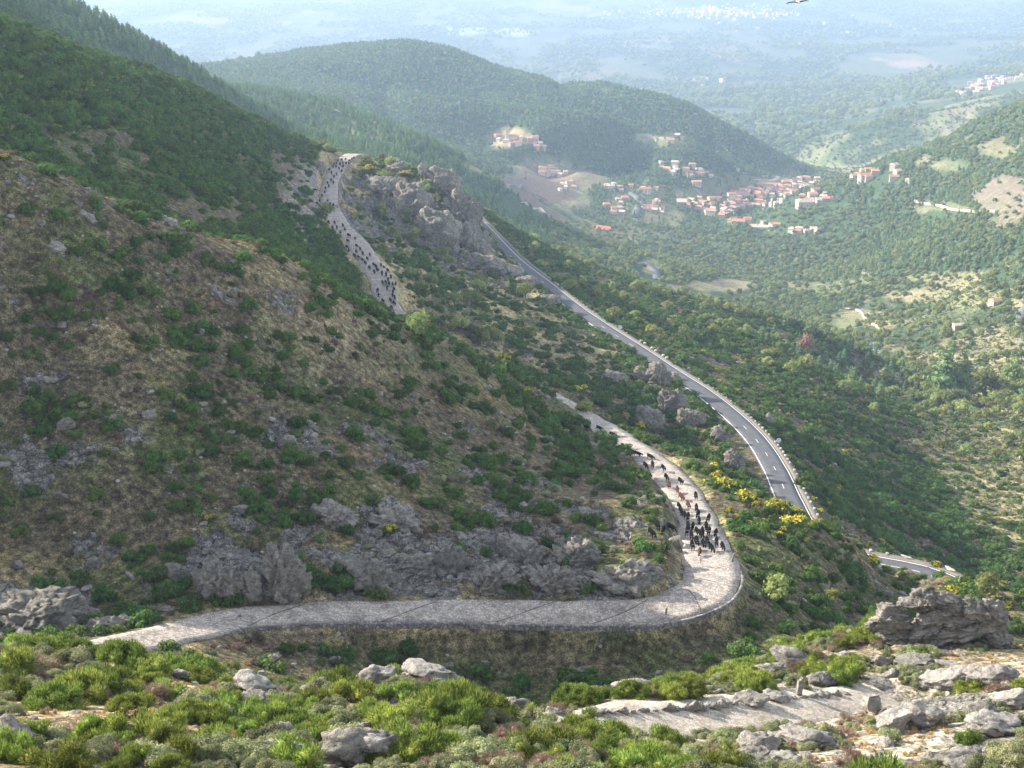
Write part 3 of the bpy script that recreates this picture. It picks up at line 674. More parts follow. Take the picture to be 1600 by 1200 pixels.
# foreground plants, finer
FG = {}
FG['green_broom'] = [foliage('green_broom', 50 + i, sphere_lumps(np.random.default_rng(50 + i), 16, .68, .72, .22, .36), 5200, .12, [M_BROOMB, M_BROOM], frac2=.35, top2=False, blade=True, aspect=4.2, core=.72, up=.6, spray=.22) for i in range(4)]
FG['sage_bush'] = [foliage('sage_bush', 60 + i, sphere_lumps(np.random.default_rng(60 + i), 16, .70, .50, .18, .30), 4600, .075, [M_SAGE, M_BRIGHT], frac2=.25, top2=False, aspect=2.0, core=.75, up=.5) for i in range(3)]
FG['dry_bush'] = [foliage('dry_bush', 65 + i, sphere_lumps(np.random.default_rng(65 + i), 12, .65, .50, .2, .34), 3800, .11, [M_TWIG, M_HEATH], frac2=.4, top2=False, blade=True, aspect=7, core=.5, up=.4, spray=.3) for i in range(2)]
FG['grass_tuft'] = [foliage('grass_tuft', 70 + i, sphere_lumps(np.random.default_rng(70 + i), 8, .6, .15, .15, .25), 900, .28, [M_STRAW], blade=True, aspect=9, core=0, up=1.2) for i in range(2)]

# ---- densities per square metre over the terrain grid
du = np.gradient(UC)[None, :]; dl = np.gradient(LR)[:, None]; AREA = YY * YY * du * dl
slopeok = (np.abs(UU) < 0.60)
offroad = (TDIST > np.where((YY > 430) & (YY < 790), 5.0, 2.0)) & (ell(1034, 838, 42, 24, .2) < .5) & (RDIST > 0.9) & (NDIST > 0.5)
nearspur = (YY > 118) & (YY < 420) & ~greens & (RDIST > 0)
cl1 = sstep(-0.05, 0.30, fbm(XX / 7, YY / 7, 3, 501) + 0.35 * fbm(XX / 35, YY / 35, 2, 511))
D = {}
D['green_shrub'] = nearspur * (0.026 + 0.115 * cl1) * (1 - ROCK * .85) + GREENS * 0.17 + greens * .03 + FLANK * .07 + ((RDIST > 0.5) & (RDIST < 8) & ~flank & (YY > 380)) * .12 + flank * .02 + rflank * (YY < 900) * .012     + ((YY >= 400) & (YY < 820) & ~greens & ~flank & ~rflank) * (.018 + .05 * cl1) * (1 - ROCK * .8)
D['heather'] = nearspur * .09 * sstep(-.2, .3, fbm(XX / 11, YY / 11, 2, 521)) * (1 - ROCK * .6) + flank * .03 + rflank * (YY < 900) * .02
D['sage_shrub'] = (rflank & (YY < 1330)) * .06 * sstep(-.3, .2, f1) + ((YY >= 400) & (YY < 820) & ~greens & ~flank) * .04 + nearspur * .012 + verge * (TDIST > .8) * .04
D['young_shrub'] = (rflank & (YY < 1330)) * .022 + ((YY >= 400) & (YY < 820) & ~greens & ~flank) * .02 + FLANK * .03 + GREENS * .05
ybl = ell(1180, 775, 110, 45, .5) * ((YY > 200) & (YY < 330)) + ell(1300, 850, 130, 35, .6) * ((YY > 200) & (YY < 330)) * .7 + ell(1250, 640, 120, 50, .6) * ((YY > 350) & (YY < 800)) * .12 + ell(1560, 690, 60, 30, .6) * (YY > 400) * (YY < 900) * .25 + ell(1560, 940, 70, 40, .6) * (YY > 220) * (YY < 400) * .5
D['yellow_broom'] = ybl * .042 + flank * .0048 + nearspur * .0006
_hv = np.abs(UU) < 0.6
fgw = (YY > 34) & (YY < 130) & (NDIST > .4)
rockr = sstep(1050, 1350, PX) * (PR > 1000)
# foreground shrubs, about a metre across
D['green_broom'] = fgw * .15 * sstep(-.25, .25, fbm(XX / 5, YY / 5, 2, 541) + .25 - .5 * rockr) * (1 - ROCK * .85) + (ell(1000, 1085, 150, 26, .4) + ell(1150, 1045, 130, 26, .5)) * fgw * .35
D['sage_bush'] = fgw * .6 * sstep(-.3, .25, fbm(XX / 6, YY / 6, 2, 551) + .22 - .35 * rockr) * (1 - ROCK * .8)
D['dry_bush'] = fgw * .24 * sstep(-.1, .3, fbm(XX / 7, YY / 7, 2, 561) + .1) * (1 - ROCK * .8)
_cz = (1 - ell(890, 640, 50, 16, .3) * (YY > 250))
D['green_shrub'] = D['green_shrub'] * _cz; D['heather'] = D['heather'] * _cz
D['grass_tuft'] = nearspur * .30 * sstep(-.3, .3, f1 + f2) + ((YY >= 400) & (YY < 620) & ~greens) * .10 + fgw * .9 * sstep(-.3, .2, f2) * (1 - ROCK * .9)
villm = np.maximum.reduce([ell(1180, 318, 125, 36, .25), ell(1110, 335, 70, 22, .3), ell(1005, 322, 60, 22, .4) * .7, ell(815, 222, 50, 12, .4), ell(890, 275, 50, 12, .4), ell(1070, 268, 50, 14, .4) * .7, ell(1280, 358, 60, 10, .4)]) * (YY > 1700)
bank = rflank & (YY < 1330) & (PX > np.interp(PR, [430, 480, 520, 560, 620], [1530, 1400, 1370, 1350, 1440]))
forest = ((YY > 830) & (YY < 3350) & ~((YY < 960) & flank & (PX < 1100)) & ~bank) * (1 - CLEAR * .93) * (1 - villm * .4)
hillp = sstep(1900, 2150, YY) * (PX < 1260)
darkr = (YY > 830) & (PX < 860) & (YY < 1900)
ofl = (1 - hillp) * (1 - darkr)
mp_ = 1 - .6 * (midp & (YY < 3350))
forest = forest * mp_ * (1 - .95 * NOTREE)
D['oak_tree'] = forest * ofl * .016 + (rd2 & (YY < 3350) & ~rh) * .004 + rh * forest * .006 + (rflank & (YY > 500)) * .0012 + flank * (YY > 560) * .0012 + (YY > 560) * (YY < 900) * np.maximum(ell(1520, 620, 90, 26, .3), ell(1450, 600, 30, 20, .3)) * .02 + ((YY > 420) & (YY < 820) & ~greens & ~flank & ~rflank) * .0016 + forest * hillp * .006
D['pine_tree'] = forest * (rh * .013 + hillp * .013 + darkr * .014 + ofl * .0022 * sstep(0, .3, hue)) + (flank & (YY > 700)) * .006 * sstep(1150, 1250, PX)
D['round_pine'] = forest * (hillp * .006 + ofl * .0020) + rflank * (YY > 600) * .001
for k in D: D[k] = D[k] * offroad * _hv
SIZE = {'green_shrub': (.8, 2.5), 'heather': (.5, 1.2), 'sage_shrub': (.7, 1.8), 'young_shrub': (.7, 1.8), 'yellow_broom': (.8, 1.8), 'green_broom': (.6, 2.1), 'sage_bush': (.5, 1.45), 'dry_bush': (.5, 1.2), 'grass_tuft': (.25, .75),
        'oak_tree': (.75, 1.5), 'pine_tree': (.7, 1.3), 'round_pine': (.8, 1.4)}
D['far_wood'] = ((YY > 3250) & (YY < 5200)) * .0022 * sstep(-.35, .15, fbm(XX / 120, YY / 200, 3, 451)) * _hv + plain * (YY > 3300) * (YY < 9500) * .0009 * sstep(.25, -.1, pf) * _hv; D['far_wood'] = D['far_wood'] * (1 - ell(1550, 134, 75, 20, .3)) * (1 - .8 * ell(1120, 22, 110, 16, .5)); SIZE['far_wood'] = (1.5, 4.0)
HREF = {'far_wood': 8, 'oak_tree': 6, 'pine_tree': 9, 'round_pine': 7}
def scatter(k):
    E = D[k] * AREA; n = rng.poisson(np.clip(E, 0, 50)); i, j = np.nonzero(n); rep = n[i, j]; i = np.repeat(i, rep); j = np.repeat(j, rep)
    uu = UC[j] + rng.uniform(-.5, .5, len(j)) * du[0, j]; ll = LR[i] + rng.uniform(-.5, .5, len(i)) * dl[i, 0]
    y = np.exp(ll); x = uu * y; z = samp(ZZ, x, y); a, b = SIZE[k]
    s_ = a + (b - a) * rng.beta(1.5, 2.2, len(x))
    vis = visible(x, y, s_ * HREF.get(k, 1.6)); slack = visible(x, y, 14 + y * .012)
    keep = slack; x, y, z, s_, vis = x[keep], y[keep], z[keep], s_[keep], vis[keep]
    return x, y, z, s_, vis
GN_SRC = {}
def stuff_points(name, srcs, x, y, z, s_, label):
    """one object: the plants too many to count, instanced on points"""
    n = len(x); me = bpy.data.meshes.new(name); me.vertices.add(n); me.vertices.foreach_set('co', np.c_[x, y, z - .05].astype(np.float32).ravel())
    sc = np.c_[s_ * rng.uniform(.85, 1.15, n), s_ * rng.uniform(.85, 1.15, n), s_ * rng.uniform(.8, 1.2, n)].astype(np.float32)
    for nm, ty, arr in (('scl', 'FLOAT_VECTOR', sc), ('rot', 'FLOAT', rng.uniform(0, 6.283, n).astype(np.float32)), ('pick', 'INT', rng.integers(0, len(srcs), n).astype(np.int32))):
        a = me.attributes.new(nm, ty, 'POINT'); a.data.foreach_set('vector' if ty == 'FLOAT_VECTOR' else 'value', arr.ravel())
    o = link(name, me); ng = bpy.data.node_groups.new(name, 'GeometryNodeTree')
    ng.interface.new_socket('Geometry', in_out='INPUT', socket_type='NodeSocketGeometry'); ng.interface.new_socket('Geometry', in_out='OUTPUT', socket_type='NodeSocketGeometry')
    gi = ng.nodes.new('NodeGroupInput'); go = ng.nodes.new('NodeGroupOutput'); L = ng.links.new
    j = ng.nodes.new('GeometryNodeJoinGeometry')
    for sobj in reversed(srcs):
        oi = ng.nodes.new('GeometryNodeObjectInfo'); oi.inputs[0].default_value = sobj; oi.inputs['As Instance'].default_value = True; oi.transform_space = 'ORIGINAL'; L(oi.outputs['Geometry'], j.inputs[0])
    ip = ng.nodes.new('GeometryNodeInstanceOnPoints'); L(gi.outputs[0], ip.inputs['Points']); L(j.outputs[0], ip.inputs['Instance']); ip.inputs['Pick Instance'].default_value = True
    def att(nm, ty):
        a = ng.nodes.new('GeometryNodeInputNamedAttribute'); a.data_type = ty; a.inputs['Name'].default_value = nm; return a.outputs['Attribute']
    L(att('pick', 'INT'), ip.inputs['Instance Index']); L(att('scl', 'FLOAT_VECTOR'), ip.inputs['Scale'])
    cx = ng.nodes.new('ShaderNodeCombineXYZ'); L(att('rot', 'FLOAT'), cx.inputs[2]); er = ng.nodes.new('FunctionNodeEulerToRotation'); L(cx.outputs[0], er.inputs[0]); L(er.outputs[0], ip.inputs['Rotation'])
    L(ip.outputs[0], go.inputs[0]); md = o.modifiers.new('scatter', 'NODES'); md.node_group = ng
    return tag(o, label, None, None, 'stuff')
#STAGE4

def zone_of(px, row, y):
    if y < 130: return 'fg_left' if px < 560 else ('fg_mid' if px < 1080 else 'fg_right')
    if y > 1900: return 'hill' if px < 1260 and row < 235 else ('village' if px < 1340 else 'valley_far')
    if y > 830: return 'ridge' if px < 860 else ('wood' if px < 1340 else 'right_slope')
    if y > 262 and px < np.interp(row, [240, 270, 340, 440, 500], [500, 495, 500, 585, 610]): return 'green_slope'
    if px > np.interp(row, [320, 400, 480, 545, 610, 700, 830, 900], [735, 815, 905, 1005, 1105, 1200, 1285, 1400]) and y > 330:
        return 'far_bank' if px > np.interp(row, [450, 560, 640, 700, 800, 900], [1380, 1420, 1440, 1420, 1500, 1560]) else 'flank'
    if y > 400: return 'between'
    if row > 950: return 'gully'
    if px > 1130: return 'shoulder'
    if px < 420: return 'spur_left'
    return 'spur'
WHERE = {'fg_left': 'in the left foreground', 'fg_mid': 'in the middle foreground', 'fg_right': 'among the right foreground rocks',
 'hill': 'on the rounded wooded hill behind the village', 'village': 'among the village houses on the valley floor', 'valley_far': 'on the hazy flats right of the village', 'ridge': 'on the dark ridge below the wooded hill',
 'wood': 'in the wooded valley in front of the village', 'right_slope': 'on the sunny slope at the right edge', 'green_slope': 'on the densely overgrown green mountainside', 'far_bank': 'on the sunny bank right of the stream gully',
 'flank': 'on the steep flank below the asphalt road', 'between': 'between the far cattle track and the asphalt road', 'gully': 'in the gully under the track\'s stone wall', 'shoulder': 'on the shoulder right of the near herd',
 'spur_left': 'on the left half of the shaded brown slope', 'spur': 'on the shaded rocky slope above the stone track'}
LOOK = {'green_shrub': ('dark green rounded shrub', 'shrub', 'dark green shrubs'), 'heather': ('low brownish purple heather shrub', 'shrub', 'brown heather shrubs'), 'sage_shrub': ('low grey green shrub', 'shrub', 'grey green shrubs'),
 'yellow_broom': ('broom bush covered in yellow flowers', 'broom bush', 'yellow flowering brooms'), 'young_shrub': ('olive green shrub', 'shrub', 'olive green shrubs'), 'green_broom': ('bright green broom bush with upright shoots', 'broom bush', 'bright green brooms'),
 'sage_bush': ('silvery green dense low bush', 'bush', 'silvery green bushes'), 'dry_bush': ('dry grey brown twiggy bush', 'bush', 'dry twiggy bushes'), 'oak_tree': ('round crowned green oak', 'tree', 'round oaks'),
 'pine_tree': ('dark pointed pine', 'tree', 'dark pines'), 'round_pine': ('dark round headed pine', 'tree', 'round headed pines'), 'grass_tuft': ('', '', '')}
def add_plant(kind, meshes, x, y, z, s_, zone=None, label=None, trunk=False, rot=None, name=None):
    me = random.choice(meshes); nm = name or kind
    if trunk:
        o = bpy.data.objects.new(nm, None); C.objects.link(o); link('crown', me, o); link('trunk', TRUNK[kind], o)
    else: o = link(nm, me)
    o.location = (x, y, z - .05); o.rotation_euler.z = random.uniform(0, 6.28) if rot is None else rot
    o.scale = (s_ * random.uniform(.85, 1.15), s_ * random.uniform(.85, 1.15), s_ * random.uniform(.85, 1.15)) if np.isscalar(s_) else s_
    lk = LOOK[kind]; zone = zone or zone_of(*to_px(x, y, z)[:2], y)
    return tag(o, label or f'{lk[0]} {WHERE[zone]}', lk[1], None if label else f'{lk[2]} {WHERE[zone]}')
SRC = {**PM, **FG}
STUFFLABEL = {'green_shrub': 'countless dark green shrubs covering the mountain slopes', 'heather': 'brown heather scrub scattered over the slopes', 'sage_shrub': 'grey green low scrub scattered over the slopes', 'young_shrub': 'olive green scrub scattered over the slopes',
 'yellow_broom': 'small yellow flowering brooms scattered over the slopes', 'green_broom': 'small bright green brooms among the foreground rocks', 'sage_bush': 'silvery green ground cover in the foreground', 'dry_bush': 'dry twiggy growth in the foreground', 'grass_tuft': 'dry straw coloured grass tufts in the foreground',
 'oak_tree': 'far off oak woodland filling the valley', 'pine_tree': 'pine forest covering the far hills', 'round_pine': 'round headed pines mixed into the far forest'}
NIND = {'green_shrub': 300, 'heather': 300, 'sage_shrub': 300, 'young_shrub': 300, 'yellow_broom': 300, 'green_broom': 300, 'sage_bush': 300, 'dry_bush': 300, 'grass_tuft': 0, 'oak_tree': 300, 'pine_tree': 300, 'round_pine': 300}
if __name__ == '__main__': VEG = True
HEROES = []      # (kind, px, row of the foot, width px, label)
HERO = [('green_broom', 705, 1128, 150, 'broad bright green broom bush on the rock rim, tallest in the foreground middle', 1.0), ('green_broom', 330, 1062, 66, 'round bright green broom bush standing against the pale track'), ('green_broom', 491, 1072, 60, 'small light green broom bush alone beside the rocks on the rim'),
 ('green_broom', 165, 1085, 120, 'large mixed green bush on the left foreground rim'), ('green_broom', 165, 1030, 74, 'dark topped green bush behind the large left bush'), ('green_broom', 12, 1050, 70, 'dark green bush cut by the left edge of the photo'), ('green_broom', 90, 1030, 60, 'pale green bush left of the dark topped bush'),
 ('green_broom', 375, 1150, 70, 'squat green broom bush below the round rim bush'), ('green_broom', 90, 1200, 120, 'tall feathery light green broom in the bottom left corner'), ('green_broom', 180, 1215, 70, 'upright feathery broom shoots right of the bottom left corner bush'), ('dry_bush', 262, 1042, 70, 'bare grey twiggy bush in front of the left end of the track'),
 ('dry_bush', 650, 1150, 75, 'dry pinkish brown bush under the broad green broom'), ('dry_bush', 872, 1102, 50, 'dark brown rounded dry bush left of the boulder wall'), ('green_broom', 1202, 1090, 44, 'compact dark green bush left of the standing stone post'), ('green_broom', 1130, 1062, 70, 'bright green bush above the boulder wall'),
 ('green_shrub', 1384, 893, 26, 'green shrub at the left end of the lower road stretch'), ('green_shrub', 1490, 919, 34, 'green shrub hiding the right end of the lower road stretch'), ('green_shrub', 1516, 927, 32, 'green shrub between the lower road stretch and the round tree'), ('green_broom', 455, 1178, 84, 'rounded bright bush in the bottom middle left of the photo'), ('green_broom', 255, 1140, 92, 'wide rounded bush in the left foreground above the feathery shoots'), ('green_broom', 600, 1170, 74, 'rounded bush left of the dry pinkish brown bush'), ('sage_bush', 760, 1182, 70, 'grey green bush below the dry bush in the foreground middle'), ('dry_bush', 790, 1155, 60, 'brown twiggy bush right of the broad green broom'), ('green_broom', 950, 1190, 80, 'olive green bush in front of the pale path'), ('green_broom', 1500, 1192, 60, 'green bush at the bottom right among pale rocks'), ('dry_bush', 1330, 1195, 80, 'yellowish feathery bush at the bottom centre right'), ('green_broom', 1412, 968, 22, 'small green bush growing from the layered outcrop'),
 ('oak_tree', 1212, 940, 52, 'isolated dark green oak bush right of the track bend'), ('oak_tree', 1540, 942, 62, 'round dark green tree behind the layered outcrop'), ('oak_tree', 1300, 945, 34, 'small green oak right of the isolated oak'), ('oak_tree', 736, 478, 34, 'dark round tree on the grassy shelf above the yellow broom'), ('oak_tree', 652, 532, 58, 'pale topped leafy tree below the end of the far herd'), ('oak_tree', 660, 460, 30, 'small tree right of the far herd'),
 ('yellow_broom', 573, 270, 30, 'bright yellow broom on top of the far rocky knob'), ('yellow_broom', 547, 297, 16, 'small yellow broom on the dark bank right of the far track'), ('yellow_broom', 607, 292, 18, 'yellow broom between the knob rocks'), ('yellow_broom', 632, 275, 22, 'olive yellow broom at the right of the knob top'), ('yellow_broom', 624, 400, 20, 'yellow broom right of the middle of the far herd'), ('yellow_broom', 637, 430, 18, 'yellow broom right of the crowded end of the far herd'), ('yellow_broom', 720, 511, 26, 'round yellow broom below the grassy shelf'), ('yellow_broom', 788, 566, 30, 'solitary rounded yellow broom in the middle of the slope'), ('yellow_broom', 822, 612, 20, 'small yellow broom left of the track crest'), ('yellow_broom', 905, 612, 26, 'yellow broom behind the post at the track crest'), ('yellow_broom', 912, 642, 30, 'low yellow broom beside the leafy tree at the track crest'),
 ('yellow_broom', 1000, 668, 22, 'yellow broom on the verge above the upper cattle'), ('yellow_broom', 8, 250, 24, 'yellow broom at the left edge of the photo'), ('yellow_broom', 307, 138, 20, 'ochre yellow broom on the left skyline'), ('yellow_broom', 1135, 765, 44, 'brightest yellow broom right of the near herd'), ('yellow_broom', 1165, 785, 40, 'second bright yellow broom right of the near herd, below the brightest'), ('yellow_broom', 1215, 800, 46, 'yellow broom by the bottom end of the asphalt road'), ('yellow_broom', 1240, 820, 40, 'wide yellow broom nearest the disappearing asphalt road'),
 ('yellow_broom', 1362, 880, 30, 'ochre broom left of the lower road stretch'), ('yellow_broom', 1465, 885, 22, 'yellow broom beyond the lower road stretch'), ('yellow_broom', 1490, 930, 34, 'yellow broom between the lower road and the outcrop'), ('yellow_broom', 1572, 950, 30, 'yellow broom right of the outcrop tree'),
 ('oak_tree', 915, 645, 26, 'feathery sunlit tree behind the track crest'), ('pine_tree', 1472, 625, 46, 'tall pine at the head of the stream gully'), ('pine_tree', 1500, 622, 36, 'pine right of the tall pine at the gully head'), ('oak_tree', 1490, 635, 40, 'leafy tree in front of the gully pines'), ('oak_tree', 1540, 615, 50, 'wide leafy tree right of the gully pines'), ('oak_tree', 1580, 605, 44, 'leafy tree by the right edge above the meadow'), ('oak_tree', 1500, 648, 34, 'small round tree on the meadow edge'),
 ('round_pine', 1258, 568, 34, 'brown dead looking pine on the flank')]
if True:
    for h_ in HERO:
        kind, px, row, wpx, lab = h_[:5]; x, y, z = hit(px, row, 0, 128 if row > 1010 else 1e9); d = to_px(x, y, z)[2]
        rr = wpx * d / FPX / 2; ref = {'oak_tree': 3.3, 'pine_tree': 2.1, 'round_pine': 2.6}.get(kind, 1.0)
        o = add_plant(kind, SRC[kind], x, y, z, rr / ref, None, lab, trunk=kind in TRUNK, name={'round_pine': 'dead_pine'}.get(kind) if 'dead' in lab else None)
        if 'dead' in lab:
            for ch in o.children:
                if ch.name.startswith('crown'): ch.data = ch.data.copy(); ch.data.materials[0] = M_DEAD
    hx = np.array([hit(h_[1], h_[2])[:2] for h_ in HERO])
    for k in D:
        x, y, z, s_, vis = scatter(k)
        if k == 'far_wood':
            stuff_points('far_woods', [bpy.data.objects.new('crown', m_) for m_ in PM['oak_tree'][:3]], x, y, z, s_, 'bluish far off woods scattered over the hazy plain'); continue
        if k == 'green_shrub': s_ = s_ * np.where((y > 262), 1.35, 1)
        app = s_ / y * HREF.get(k, 2); app[~vis] = 0
        pxx, prr, _ = to_px(x, y, z); app[(pxx < 0) | (pxx > 1600) | (prr < 0) | (prr > 1215)] = 0
        o_ = np.argsort(-app); top = o_[:NIND[k]]; top = top[app[top] > 0]
        srcs = {}
        for n_, i in enumerate(top):
            o = add_plant(k, SRC[k], x[i], y[i], z[i], s_[i], trunk=(k in TRUNK and n_ < 50))
            if not (k in TRUNK and n_ < 50): srcs.setdefault(o.data.name, o)
        if k == 'grass_tuft' or len(srcs) < len(SRC[k]):
            srcs = {}
            for m_ in SRC[k]:
                q = next((ob for ob in C.objects if ob.data is m_), None)
                if q is None: q = bpy.data.objects.new(k, m_)
                srcs[m_.name] = q
        rest = np.setdiff1d(np.arange(len(x)), top)
        nm = {'oak_tree': 'oak_woodland', 'pine_tree': 'pine_forest', 'round_pine': 'mixed_forest', 'grass_tuft': 'dry_grass', 'yellow_broom': 'flowering_scrub', 'heather': 'heather_scrub', 'sage_shrub': 'grey_scrub', 'young_shrub': 'olive_scrub', 'green_shrub': 'green_scrub', 'green_broom': 'broom_scrub', 'sage_bush': 'ground_cover', 'dry_bush': 'dry_scrub'}[k]
        if len(rest): stuff_points(nm, list(srcs.values()), x[rest], y[rest], z[rest], s_[rest], STUFFLABEL[k])
#STAGE5

# ------------------------------------------------------------------ rocks
def rock_mat(name, a, b_, c_):
    m, nt, b = mat(name, 0.92, 0.15); L = nt.links.new; p = pos(nt)
    oi = N(nt, 'ShaderNodeObjectInfo')
    c = ramp(nt, [(0.30, a), (0.5, b_), (0.70, c_)], noise_n(nt, 1.3, 7, 0.68, p))
    mp = N(nt, 'ShaderNodeMapping'); mp.inputs['Rotation'].default_value = (0.4, 0.5, 0.3); mp.inputs['Scale'].default_value = (.5, .7, 2.6); L(p, mp.inputs['Vector'])
    st = noise_n(nt, 1.6, 6, 0.7, mp.outputs[0], 0.6)
    c = mixc(nt, 1.0, c, ramp(nt, [(0.36, (.45,)*3), (0.46, (1.,)*3), (0.7, (1.2,)*3)], st), 'MULTIPLY')
    c = mixc(nt, 1.0, c, ramp(nt, [(0., (.82,)*3), (1., (1.18,)*3)], oi.outputs['Random']), 'MULTIPLY')
    lich = ramp(nt, [(0.60, (0,)*3), (0.70, (.6,)*3)], noise_n(nt, 5.0, 3, 0.7, p)); c = mixc(nt, lich, c, (.42, .40, .34))
    L(c, b.inputs['Base Color'])
    bp = N(nt, 'ShaderNodeBump'); bp.inputs['Strength'].default_value = 0.9; bp.inputs['Distance'].default_value = 0.25
    s = N(nt, 'ShaderNodeMath', operation='ADD'); L(st, s.inputs[0]); L(noise_n(nt, 3.5, 5, 0.65, p), s.inputs[1]); L(s.outputs[0], bp.inputs['Height']); L(bp.outputs[0], b.inputs['Normal'])
    return m
M_ROCK = rock_mat('grey_granite', (.11, .102, .088), (.21, .194, .168), (.34, .318, .28))
M_ROCKP = rock_mat('pale_granite', (.16, .15, .135), (.27, .25, .225), (.39, .365, .325))
def rock_arrays(seed, sub=4, flat=.7, cuts=20, rough=.045, strata=0.0):
    rg = np.random.default_rng(seed); v, f = ico(sub); v = v.copy()
    for i in range(cuts):
        n = rg.normal(size=3); n /= np.linalg.norm(n); dcut = rg.uniform(.40, .80); s = v @ n; v -= np.maximum(s - dcut, 0)[:, None] * n
    v *= np.array([rg.uniform(.85, 1.2), rg.uniform(.75, 1.0), flat])
    q = seed * 7.1
    dsp = fbm(v[:, 0] * 2.2 + q + v[:, 2], v[:, 1] * 2.2 + v[:, 2] * 1.7, 4, seed) * rough * 2.2
    v += v / (np.linalg.norm(v, axis=1)[:, None] + 1e-9) * dsp[:, None]
    if strata:
        ax = np.array([rg.uniform(-.5, .5), rg.uniform(-.3, .3), 1]); ax /= np.linalg.norm(ax); s = (v @ ax) * strata + fbm(v[:, 0] * 3, v[:, 1] * 3, 2, seed + 3) * .5
        v *= (1 + .10 * (np.abs((s - np.floor(s)) * 2 - 1) ** .5 - .6))[:, None]
    return v, f
def jag_arrays(seed, sub=5, flat=.8, k=2.3, amp=.20, tall=1.0):
    rg = np.random.default_rng(seed); v, f = ico(sub); v = v.copy()
    for i in range(9):
        n = rg.normal(size=3); n /= np.linalg.norm(n); s = v @ n; v -= np.maximum(s - rg.uniform(.55, .85), 0)[:, None] * n
    q = np.linalg.qr(rg.normal(size=(3, 3)))[0]
    for lev, (kk, aa) in enumerate(((k, amp), (k * 2.3, amp * .38), (k * 4.4, amp * .08))):
        wv = v @ q * np.array([1, 1.6, .7]) * kk; wv = wv + .35 * np.c_[vnoise(wv[:, 0] + 9, wv[:, 1], seed), vnoise(wv[:, 1], wv[:, 2] + 4, seed + 1), vnoise(wv[:, 2], wv[:, 0], seed + 2)]
        c = np.floor(wv); h = _hash(c[:, 0] + c[:, 2] * 57, c[:, 1] + c[:, 2] * 131, seed + lev)
        edge = np.abs(wv - np.round(wv)).min(1); v = v * (1 + aa * h - aa * .5 * (edge < .07))[:, None]
    return v * np.array([1.05, .85, flat]), f
def rock_mesh(name, seed, m, **k):
    v, f = rock_arrays(seed, **k); me = mesh_np(name, v, f, m); me.polygons.foreach_set('use_smooth', np.ones(len(f), bool)); me.set_sharp_from_angle(angle=R(28)); return me
RM = {'rock': [rock_mesh('rock', 100 + i, M_ROCK, flat=.72) for i in range(5)] + [rock_mesh('rock', 110 + i, M_ROCK, flat=.6, strata=5) for i in range(3)],
      'pale_rock': [rock_mesh('rock', 120 + i, M_ROCKP, flat=.66) for i in range(4)] + [rock_mesh('rock', 130 + i, M_ROCKP, flat=.5, strata=4) for i in range(3)]}
def jag_mesh(seed, m, **k):
    v, f = jag_arrays(seed, **k); return mesh_np('rock', v, f, m)
RM['rock'] = RM['rock'][:2] + [jag_mesh(700 + i, M_ROCK, sub=4, flat=.7, amp=.16) for i in range(6)]
RM['pale_rock'] = RM['pale_rock'][:2] + [jag_mesh(710 + i, M_ROCKP, sub=4, flat=.62, amp=.14) for i in range(5)]
RM['crag'] = [jag_mesh(720 + i, M_ROCK, sub=5, flat=1.0, amp=.20, k=2.2) for i in range(5)]
SMALL = [jag_mesh(140 + i, M_ROCK, sub=3, flat=.7, amp=.2) for i in range(4)] + [jag_mesh(145 + i, M_ROCKP, sub=3, flat=.6, amp=.15) for i in range(1)]
def put_rock(px, row, wpx, hpx, label, pale=False, group=None, tilt=.25, strata=None, name='boulder', ymin=0, sink=.3, grp_lab=None):
    """row is the foot of the rock"""
    ymax = 1e9
    if name != 'crag': ymax = 128 if (row > 1005 or (px > 1180 and row > 1000)) and not (px < 250 and row < 1008) else (250 if row < 560 and px < 450 else 1e9)
    if px > 1120 and row > 1015 and name == 'boulder' and px != 1362: wpx *= 1.2; hpx *= .8; sink = .5
    x, y, z = hit(px, row, ymin, ymax); d = to_px(x, y, z)[2]; sx = wpx * d / FPX / 2; sz = hpx * d / FPX / 2 / .8
    ms = RM['crag' if (name == 'crag' or (not pale and wpx > 60 and row < 1000)) else ('pale_rock' if pale else 'rock')]; me = ms[random.randrange(len(ms))] if strata is None else ms[-1 - random.randrange(3)]
    o = link(name, me); o.location = (x, y + sx * .5, z + sz * (1 - sink) * .75); o.scale = (sx, sx * .85, sz * 1.35)
    o.rotation_euler = (random.uniform(-tilt, tilt), random.uniform(-tilt, tilt), random.uniform(-.5, .5))
    return tag(o, label, 'rock', group)
